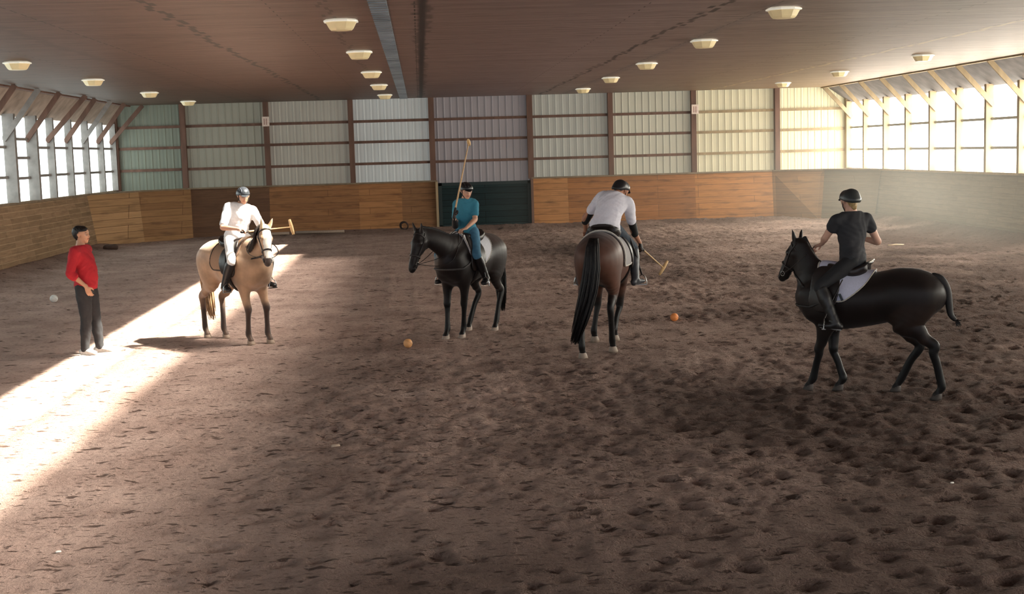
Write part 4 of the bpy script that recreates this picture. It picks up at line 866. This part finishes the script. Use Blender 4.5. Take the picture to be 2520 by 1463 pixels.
def cuff(root, a, b, r0, r1, col, name, h=.006, label=None):
    F = Field(); F.add([(a, r0, r0, None), (lp(V(*a), V(*b), .5), (r0 + r1) / 2 * 1.03, (r0 + r1) / 2 * 1.03, None), (b, r1, r1, None)], k=.01); o = mesh_field(name, F, h, simple(name + ' cloth', col, .7), root, colour=False); return o
def mallet(label, grip, d, L, headdir, shaft_col=(196, 160, 116), world=True, up=.0):
    """grip point, shaft direction, length; cigar shaped head across the end"""
    g, d = V(*grip), unit(d); e = g + d * L; hd = unit(headdir - d * (V(*headdir) @ d)); t = empty('polo_mallet', tuple(g)); tag(t, label, 'mallet', 'cane polo mallets held by the riders')
    q = lambda p: p - g
    s_ = MB(); m = 10; s_.tube([q(g + d * L * k / m) for k in range(m + 1)], [.013 - .005 * k / m for k in range(m + 1)], 8); s_.build('shaft', simple('cane shaft', shaft_col, .5, .15, 40), t, True)
    s_ = MB(); s_.tube([q(g - d * .06), q(g - d * .03), q(g + d * .08), q(g + d * .1)], [.017, .019, .018, .013], 10); s_.build('grip', simple('dark grip tape', (46, 38, 36), .7), t, True)
    s_ = MB(); s_.tube([q(e + hd * x) for x in (-.115, -.11, -.05, 0, .05, .11, .115)], [.012, .019, .024, .026, .024, .019, .012], 12); hdm = s_.build('mallet_head', simple('pale wooden mallet head', (214, 178, 128), .5, .15, 20), t, True)
    s_ = MB(); s_.ring(q(e), d, .012, .006, 14, 5); s_.build('head_binding', simple('binding', (60, 44, 36), .6), t, True)
    return t
# ------------------------------------------------------------------ the four horses
def C(r, g, b): return srgb(r, g, b)[:3]
Horse.tailc = (178, 146, 114)
h1 = Horse('pale tan horse with a white blaze and dark lower legs in the sunlit strip', (-2.68, 18.98), (.62, -.785), 1.0,
    [(-2.20, 18.62), (-2.46, 18.55), (-2.92, 19.34), (-3.20, 19.42)], [(.66, 0, 1.31), (.80, 0, 1.48)], (.90, -.05, 1.63), (1.08, -.13, 1.17),
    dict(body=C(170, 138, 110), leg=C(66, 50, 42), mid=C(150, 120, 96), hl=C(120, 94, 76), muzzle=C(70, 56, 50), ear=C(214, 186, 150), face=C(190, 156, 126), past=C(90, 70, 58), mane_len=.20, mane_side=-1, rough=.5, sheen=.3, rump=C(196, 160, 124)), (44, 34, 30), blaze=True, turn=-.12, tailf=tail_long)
Horse.tailc = (18, 15, 15)
h2 = Horse('black brown horse standing with lowered head under the rider in teal', (.66, 18.78), (-.53, -.85), .985,
    [(.50, 18.47), (.27, 18.38), (1.0, 19.07), (.62, 19.17)], [(.70, 0, 1.34), (.90, -.07, 1.46)], (1.07, -.16, 1.54), (1.27, -.20, 1.05),
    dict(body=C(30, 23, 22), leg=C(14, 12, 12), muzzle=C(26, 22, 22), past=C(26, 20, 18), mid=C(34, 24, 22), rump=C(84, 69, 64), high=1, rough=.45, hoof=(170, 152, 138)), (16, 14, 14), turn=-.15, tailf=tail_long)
h3 = Horse('bay horse seen from behind with a long black tail', (2.34, 16.9), (.30, .954), 1.07,
    [(2.26, 17.5), (2.50, 17.25), (1.93, 16.13), (2.37, 16.55)], [(.72, .03, 1.22), (.90, .06, 1.25)], (1.06, .08, 1.24), (1.28, .10, .80),
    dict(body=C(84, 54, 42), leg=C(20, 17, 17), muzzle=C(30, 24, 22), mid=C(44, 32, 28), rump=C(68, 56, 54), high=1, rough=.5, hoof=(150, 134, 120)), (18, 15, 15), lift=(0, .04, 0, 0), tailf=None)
h3.hairs('tail', [(-.75, 0, 1.40), (-.83, 0.005, 1.30), (-.87, .01, 1.05), (-.88, .05, .8), (-.86, .14, .5), (-.84, .25, .18)], [(.04, .05), (.05, .075), (.055, .095), (.055, .10), (.05, .085), (.03, .05)], 260, .011, (18, 15, 16))
h4 = Horse('dark brown horse seen side on with a bound up tail at right', (4.50, 13.12), (-.88, .47), .905,
    [(3.96, 13.36), (4.27, 13.33), (5.07, 12.70), (4.83, 13.18)], [(.62, 0, 1.37), (.70, -.01, 1.54)], (.76, -.03, 1.71), (1.00, -.16, 1.30),
    dict(body=C(26, 18, 16), thigh=C(38, 26, 21), leg=C(13, 11, 11), muzzle=C(30, 24, 22), mid=C(36, 25, 21), high=1, rough=.45, hoof=(60, 52, 48), past=C(22, 18, 18)), (16, 13, 13), turn=-.5, tailf=tail_wrapped)

tack(h1, dict(pad='tan saddle cloth with dark edging under the rider in white', saddle='black saddle on the pale tan horse', bridle='dark bridle on the pale tan horse with the blaze'), pad_col=(150, 120, 96), trim=(66, 50, 42), rein_hand=(-2.29, 18.54, 1.55), padlow=1.02, padlen=(.42, -.22))
tack(h2, dict(pad='white saddle cloth showing behind the leg of the rider in teal', saddle='black saddle under the rider in teal', bridle='black bridle with looped reins on the dark horse', breast='grey webbing breastplate across the chest of the dark horse'), rein_hand=(.545, 18.32, 1.53), rein2=(.40, .03, 1.56), breast=(70, 66, 64), padlow=1.0, padlen=(.40, -.25), pinch=.18)
tack(h3, dict(pad='white edged saddle cloth on the bay horse seen from behind', saddle='dark saddle under the rider in the white t shirt', bridle='bridle on the bay horse facing away'), pad_col=(150, 146, 146), rein_hand=(.42, .03, 1.55), padlow=1.0, padlen=(.42, -.30))
tack(h4, dict(pad='pale lilac white saddle cloth with grey edging on the horse at right', saddle='dark saddle with a silver cantle edge under the rider in black', bridle='dark bridle with reins on the horse at right', breast='dark breastplate on the horse at right'), pad_col=(204, 206, 226), trim=(186, 180, 168), breast=(34, 28, 26), rein_hand=(4.08, 13.48, 1.53), padlow=1.03, padlen=(.40, -.26), dx=.13, pinch=.22, roff=.30, fdx=.06)

def Wf(h): return lambda x, y, z: h.loc_of((x, y, 0)) * h.s + V(0, 0, z)      # world point -> figure space (metres)
def Wd(h):
    def f(x, y, z=0.): c, s = math.cos(-h.a), math.sin(-h.a); return V(x * c - y * s, x * s + y * c, z)
    return f
def legs(h, J, s, kn=(.40, .315, 1.24), an=(.20, .35, .86), toe=(.36, .385, .80), hip=(.06, .095, 1.50)):
    for sd, sg in (('L', 1), ('R', -1)):
        for n, p in (('hip', hip), ('kn', kn), ('an', an), ('toe', toe)): J[n + sd] = V(p[0], sg * p[1], p[2]) * h.s
def add_stirrups(h, toe):
    for sg in (1, -1): stirrup(h, (toe[0] - .05, sg * toe[1], toe[2] - .02), (.22, 0), h.leather, h.metal)
def torso_pts(J, P, lean, face, width=.175, L=.44, s=1.):
    """neck base, shoulders from pelvis P, lean vector, torso facing"""
    up = unit(lean); nk = P + up * L * s; f = unit(face - up * (V(*face) @ up)); l = np.cross(up, f); J['neck'] = nk; J['shL'] = nk + l * width * s - up * .055 * s; J['shR'] = nk - l * width * s - up * .055 * s; return up, f, l

# rider in white on the pale horse
h = h1; w_, wd_ = Wf(h), Wd(h); s = .93; J = {}
legs(h, J, s, kn=(.42, .31, 1.20), an=(.26, .345, .85), toe=(.42, .37, .80))
up, f, l = torso_pts(J, (J['hipL'] + J['hipR']) / 2, wd_(.22, -.02, 1), wd_(.35, -.94), L=.46)
J['head'] = J['neck'] + up * .135 + f * .03; J['face'] = wd_(.30, -.92, -.22); J['up'] = V(0, 0, 1)
J['elR'] = w_(-2.78, 18.62, 1.66); J['wrR'] = w_(-2.55, 18.48, 1.64); J['hdR'] = wd_(.8, -.2, -.1); J['pmR'] = V(0, 0, -1); J['thR'] = wd_(.2, -.9, .3)
J['elL'] = w_(-2.26, 18.86, 1.62); J['wrL'] = w_(-2.30, 18.62, 1.58); J['hdL'] = wd_(.1, -.8, -.3); J['pmL'] = V(0, 0, -1); J['thL'] = wd_(-.8, 0, .4)
r1, _ = person('person in a white shirt and black helmet riding the sunlit pale horse', (h.loc[0], h.loc[1], 0), h.a, J, s, dict(shirt=(238, 238, 240), sleeve=.8, trousers=(232, 230, 228), boots=(30, 29, 31), helmet=(52, 56, 62), hairc=(60, 44, 34), shirt_name='shirt', trouser_name='breeches', loose=.014))
add_stirrups(h, (.42, .37, .80))
c_, s__ = math.cos(h.a), math.sin(h.a)
def toW(h, p): c, s = math.cos(h.a), math.sin(h.a); return V(p[0] * c - p[1] * s + h.loc[0], p[0] * s + p[1] * c + h.loc[1], p[2])
g = toW(h, J['wrR'] + unit(J['hdR']) * .085) + V(0, 0, -.03); e = V(-1.90, 19.35, 1.60)
mallet('cane mallet of the rider in white, head showing right of the pale horse', g, e - g, np.linalg.norm(e - g), (.32, 0, -.95))

# rider in teal on the dark horse
h = h2; w_, wd_ = Wf(h), Wd(h); s = .93; J = {}
legs(h, J, s, kn=(.36, .315, 1.20), an=(.16, .35, .84), toe=(.31, .39, .79))
up, f, l = torso_pts(J, (J['hipL'] + J['hipR']) / 2, wd_(-.02, -.05, 1), wd_(-.30, -.95), L=.45, width=.13)
J['head'] = J['neck'] + up * .13 + f * .03 + wd_(.03, 0); J['face'] = wd_(.28, -.94, -.18)
J['elR'] = w_(.46, 18.62, 1.58); J['wrR'] = w_(.45, 18.42, 1.68); J['hdR'] = wd_(-.05, -.5, .75); J['pmR'] = wd_(.9, -.3, 0); J['thR'] = wd_(0, -.7, -.2) * -1 + V(0, 0, .3)
J['elL'] = w_(.74, 18.56, 1.66); J['wrL'] = w_(.60, 18.36, 1.55); J['hdL'] = wd_(-.7, -.6, -.15); J['pmL'] = V(0, 0, -1); J['thL'] = wd_(-.3, .6, .6)
r2, _ = person('person in a teal t-shirt and black helmet riding the dark horse, mallet raised', (h.loc[0], h.loc[1], 0), h.a, J, s, dict(shirt=(56, 130, 154), sleeve=.62, trousers=(70, 122, 152), boots=(24, 22, 24), helmet=(24, 24, 26), hairc=(52, 34, 26), loose=.004, wide=.86, trouser_name='breeches'))
cuff(r2, J['elR'], lp(J['elR'], J['wrR'], .9), .048, .036, (40, 36, 36), 'elbow_guard')
glove(r2, J, 'R', s, (40, 34, 34))
add_stirrups(h, (.31, .39, .79))
g = toW(h, J['wrR'] + unit(J['hdR']) * .085) + V(.0, -.03, 0); e = V(.69, 18.62, 2.74)
mallet('cane mallet raised upright by the rider in teal', g, e - g, np.linalg.norm(e - g), (.12, .95, -.2))

# rider in the white t-shirt leaning over the bay horse
h = h3; w_, wd_ = Wf(h), Wd(h); s = 1.0; J = {}
legs(h, J, s, kn=(.40, .33, 1.20), an=(.24, .37, .83), toe=(.40, .42, .79), hip=(.04, .10, 1.47))
for k_, dy in (('knR', .045), ('anR', .045), ('toeR', .03)): J[k_] = J[k_] + V(0, dy, 0)
up, f, l = torso_pts(J, (J['hipL'] + J['hipR']) / 2, wd_(.40, .36, .86), wd_(.35, .9, -.3), L=.47, width=.185)
J['bend'] = wd_(-.03, -.05, .02)
J['head'] = J['neck'] + unit(up + f * .5 + wd_(.2, .2)) * .15; J['face'] = wd_(.72, .55, -.42); J['up'] = wd_(.3, .2, .9)
J['elR'] = w_(2.76, 17.22, 1.52); J['wrR'] = w_(2.87, 17.34, 1.34); J['hdR'] = wd_(.25, .4, -.6); J['pmR'] = wd_(-.9, .3, 0); J['thR'] = wd_(.3, .8, .4)
J['elL'] = w_(2.14, 17.30, 1.70); J['wrL'] = w_(2.16, 17.42, 1.52); J['hdL'] = wd_(.1, .8, -.3); J['pmL'] = V(0, 0, -1); J['thL'] = wd_(.8, 0, .4)
r3, _ = person('person in a white t-shirt leaning right from the bay horse, seen from behind', (h.loc[0], h.loc[1], 0), h.a, J, s, dict(shirt=(226, 224, 234), sleeve=.62, trousers=(40, 50, 62), boots=(58, 60, 66), helmet=(38, 36, 38), hairc=(24, 20, 18), skin=C(176, 126, 100), loose=.016, trouser_name='jeans', wide=1.08))
cuff(r3, lp(J['shR'], J['elR'], .55), lp(J['elR'], J['wrR'], .30), .054, .047, (18, 17, 18), 'elbow_guard'); cuff(r3, lp(J['shL'], J['elL'], .55), lp(J['elL'], J['wrL'], .30), .054, .047, (18, 17, 18), 'elbow_guard')
glove(r3, J, 'R', s, (30, 26, 26))
add_stirrups(h, (.40, .395, .79))
g = toW(h, J['wrR'] + unit(J['hdR']) * .085) + V(0, .0, -.01); e = V(3.33, 18.15, .92)
mallet('cane mallet reaching down and forward from the rider in the white t-shirt', g, e - g, np.linalg.norm(e - g), (.6, .2, .75))

# rider in black on the horse at right, seen from behind
h = h4; w_, wd_ = Wf(h), Wd(h); s = .93; J = {}
legs(h, J, s, kn=(.46, .325, 1.27), an=(.28, .375, .86), toe=(.44, .42, .84), hip=(.15, .10, 1.53))
up, f, l = torso_pts(J, (J['hipL'] + J['hipR']) / 2, wd_(-.02, .06, 1), wd_(-.18, .98), L=.47, width=.17)
J['head'] = J['neck'] + up * .135 + f * .02 + wd_(-.01, 0); J['face'] = wd_(-.35, .93, -.12)
J['elL'] = w_(4.12, 13.28, 1.62); J['wrL'] = w_(4.13, 13.42, 1.55); J['hdL'] = wd_(-.5, .5, -.3); J['pmL'] = V(0, 0, -1); J['thL'] = wd_(.5, .5, .3)
J['elR'] = w_(4.68, 13.30, 1.56); J['wrR'] = w_(4.60, 13.55, 1.58); J['hdR'] = wd_(-.5, .7, 0.); J['pmR'] = wd_(-.8, -.3, 0); J['thR'] = V(0, 0, 1)
r4, _ = person('person in a black t-shirt and helmet riding at right, back to the camera', (h.loc[0], h.loc[1], 0), h.a, J, s, dict(shirt=(42, 42, 46), sleeve=.38, trousers=(26, 26, 29), boots=(24, 22, 22), helmet=(50, 54, 54), hairc=(170, 140, 92), bun=True, loose=.006, trouser_name='breeches', sole=(150, 150, 150), skin=C(208, 164, 142)))
add_stirrups(h, (.44, .42, .84))
s_ = MB(); s_.tube([(-.055 - .02 * math.cos(a * 2), math.sin(a) * .12, 1.505 + .035 * math.cos(a)) for a in np.linspace(-1.3, 1.3, 15)], .012, 8); s_.build('cantle_edge', simple('silver cantle edge', (190, 184, 172), .3, metal=.6), h.sad, True)
s_ = MB(); s_.beam((.25, .300, 1.18), (.215, .312, 1.11), .022, .03, up=(0, 1, 0)); pd_ = [o for o in bpy.data.objects if o.get('label', '').startswith('pale lilac')][0]; s_.build('logo_mark', simple('dark stitched mark', (40, 50, 58), .6), pd_)

# man in red standing at left
s = 1.0; J = dict(hipL=(0.02, .09, .93), hipR=(0.0, -.09, .93), knL=(.07, .11, .50), knR=(.02, -.10, .50), anL=(.10, .13, .085), anR=(-.02, -.11, .085), toeL=(.245, .15, .03), toeR=(.125, -.13, .03), neck=(-.03, 0, 1.47),
    shL=(-.02, .19, 1.42), shR=(-.05, -.185, 1.42), elL=(-.09, .235, 1.13), wrL=(-.03, .20, .90), elR=(-.10, -.26, 1.14), wrR=(.085, -.215, .96), head=(.0, -.0, 1.635), face=(.95, -.12, .04), hdL=(.5, 0, -.7), pmL=(0, -1, 0), thL=(1, 0, 0), hdR=(.30, .10, -.8), pmR=(0, 1, 0), thR=(1, 0, .3))
J['curlR'] = (.35, 0, 0); J['curlL'] = (.35, 0, 0)
mx, my = -4.62, 18.28; zf = HZ(mx, my)
r5, _ = person('person in a red long-sleeved shirt and dark trousers standing at far left', (mx, my, zf), math.radians(-6), J, s, dict(shirt=(176, 30, 42), sleeve=1.25, trousers=(40, 40, 43), shoes=(196, 196, 192), hairc=(28, 22, 20), skin=C(198, 150, 120), hair=(.02, .015, .012), loose=.014, belly=.025, shirt_name='shirt', hemt=-.07, tloose=.012))
# ------------------------------------------------------------------ light
w = bpy.data.worlds.new('world'); bpy.context.scene.world = w; w.use_nodes = True
bg = w.node_tree.nodes['Background']; bg.inputs[0].default_value = srgb(200, 205, 215); bg.inputs[1].default_value = 2.6
def area(name, loc, dirv, sx, sy, power, col, spread=180, roll_axis=(0, 1, 0)):
    l = bpy.data.lights.new(name, 'AREA'); l.shape = 'RECTANGLE'; l.size = sx; l.size_y = sy; l.energy = power; l.color = col; l.spread = math.radians(spread)
    o = bpy.data.objects.new(name, l); COL.objects.link(o); z = -unit(dirv); y = unit(V(*roll_axis) - z * np.dot(z, roll_axis)); x = np.cross(y, z)
    o.matrix_world = Matrix(((x[0], y[0], z[0], loc[0]), (x[1], y[1], z[1], loc[1]), (x[2], y[2], z[2], loc[2]), (0, 0, 0, 1))); return o
el = math.radians(52); sd = V(-math.cos(el), 0, -math.sin(el))
def beam(xg0, xg1, y0, y1, irr, spread, col):
    xc = (xg0 + xg1) / 2; z = 3.95; wd = (xg1 - xg0) * math.sin(el); x = xc + z / math.tan(el)
    area('sun_and_fill_beam', (x, (y0 + y1) / 2, z), sd, wd, y1 - y0, irr * wd * (y1 - y0), col, spread)
beam(-4.8, -4.1, 6, 40, 34, 2.0, (1, .93, .78))
beam(-4.08, -3.35, 6, 36, 24, 6.0, (1, .92, .76))
beam(-4.3, -2.2, 6, 34, 5.5, 34.0, (1, .90, .78))  # soft fill lamp added to lighten the floor beside the sun strip
vs = bpy.context.scene.view_settings; vs.view_transform = 'Standard'; vs.look = 'None'; vs.exposure = 0; vs.gamma = 1
bpy.context.scene.cycles.max_bounces = 6; bpy.context.scene.cycles.diffuse_bounces = 3; bpy.context.scene.cycles.use_light_tree = False
bpy.context.scene.cycles.use_denoising = True

bpy.context.scene.cycles.use_adaptive_sampling = True; bpy.context.scene.cycles.adaptive_threshold = .05
# added glowing volume that paints in the glare of the right windows
s_ = MB(); s_.box((2, 7, .02), (XR - .35, D - .3, ZC - .1)); hz_ = s_.build('glare_haze'); tag(hz_, 'pale dusty light haze hanging in front of the right windows', 'haze', kind='stuff')
m, nt, bs = new_mat('glare haze'); nt.nodes.remove(bs); out = nt.nodes['Material Output']; tc = N(nt, 'ShaderNodeTexCoord'); sx = N(nt, 'ShaderNodeSeparateXYZ'); nt.links.new(tc.outputs['Object'], sx.inputs[0])
d = mth(nt, 'ABSOLUTE', mth(nt, 'SUBTRACT', XR - 1.0, sx.outputs[0])); e = mth(nt, 'POWER', 2.718, mth(nt, 'MULTIPLY', d, -1 / 2.6))
zz = mth(nt, 'SUBTRACT', sx.outputs[2], 1.3); gz = mth(nt, 'POWER', 2.718, mth(nt, 'MULTIPLY', mth(nt, 'MULTIPLY', zz, zz), -.35))
yy = mth(nt, 'MULTIPLY', mth(nt, 'SUBTRACT', sx.outputs[1], 34.), 1 / 12.); gy = mth(nt, 'POWER', 2.718, mth(nt, 'MULTIPLY', mth(nt, 'MULTIPLY', yy, yy), -1.))
nz = N(nt, 'ShaderNodeTexNoise', i_Scale=.3, i_Detail=2.); nt.links.new(tc.outputs['Object'], nz.inputs['Vector'])
st_ = mth(nt, 'MULTIPLY', mth(nt, 'MULTIPLY', mth(nt, 'MULTIPLY', e, gz), gy), mth(nt, 'MULTIPLY', nz.outputs[0], .10))
em = N(nt, 'ShaderNodeEmission'); em.inputs[0].default_value = srgb(255, 246, 222); nt.links.new(st_, em.inputs[1]); nt.links.new(em.outputs[0], out.inputs['Volume'])
hz_.data.materials.append(m); bpy.context.scene.cycles.volume_step_rate = 12.; bpy.context.scene.cycles.volume_max_steps = 20

for _m in bpy.data.materials:
    if _m.name.startswith(('ribbed wall', 'cream plastic', 'white enamel', 'glare haze')): _m.cycles.emission_sampling = 'NONE'
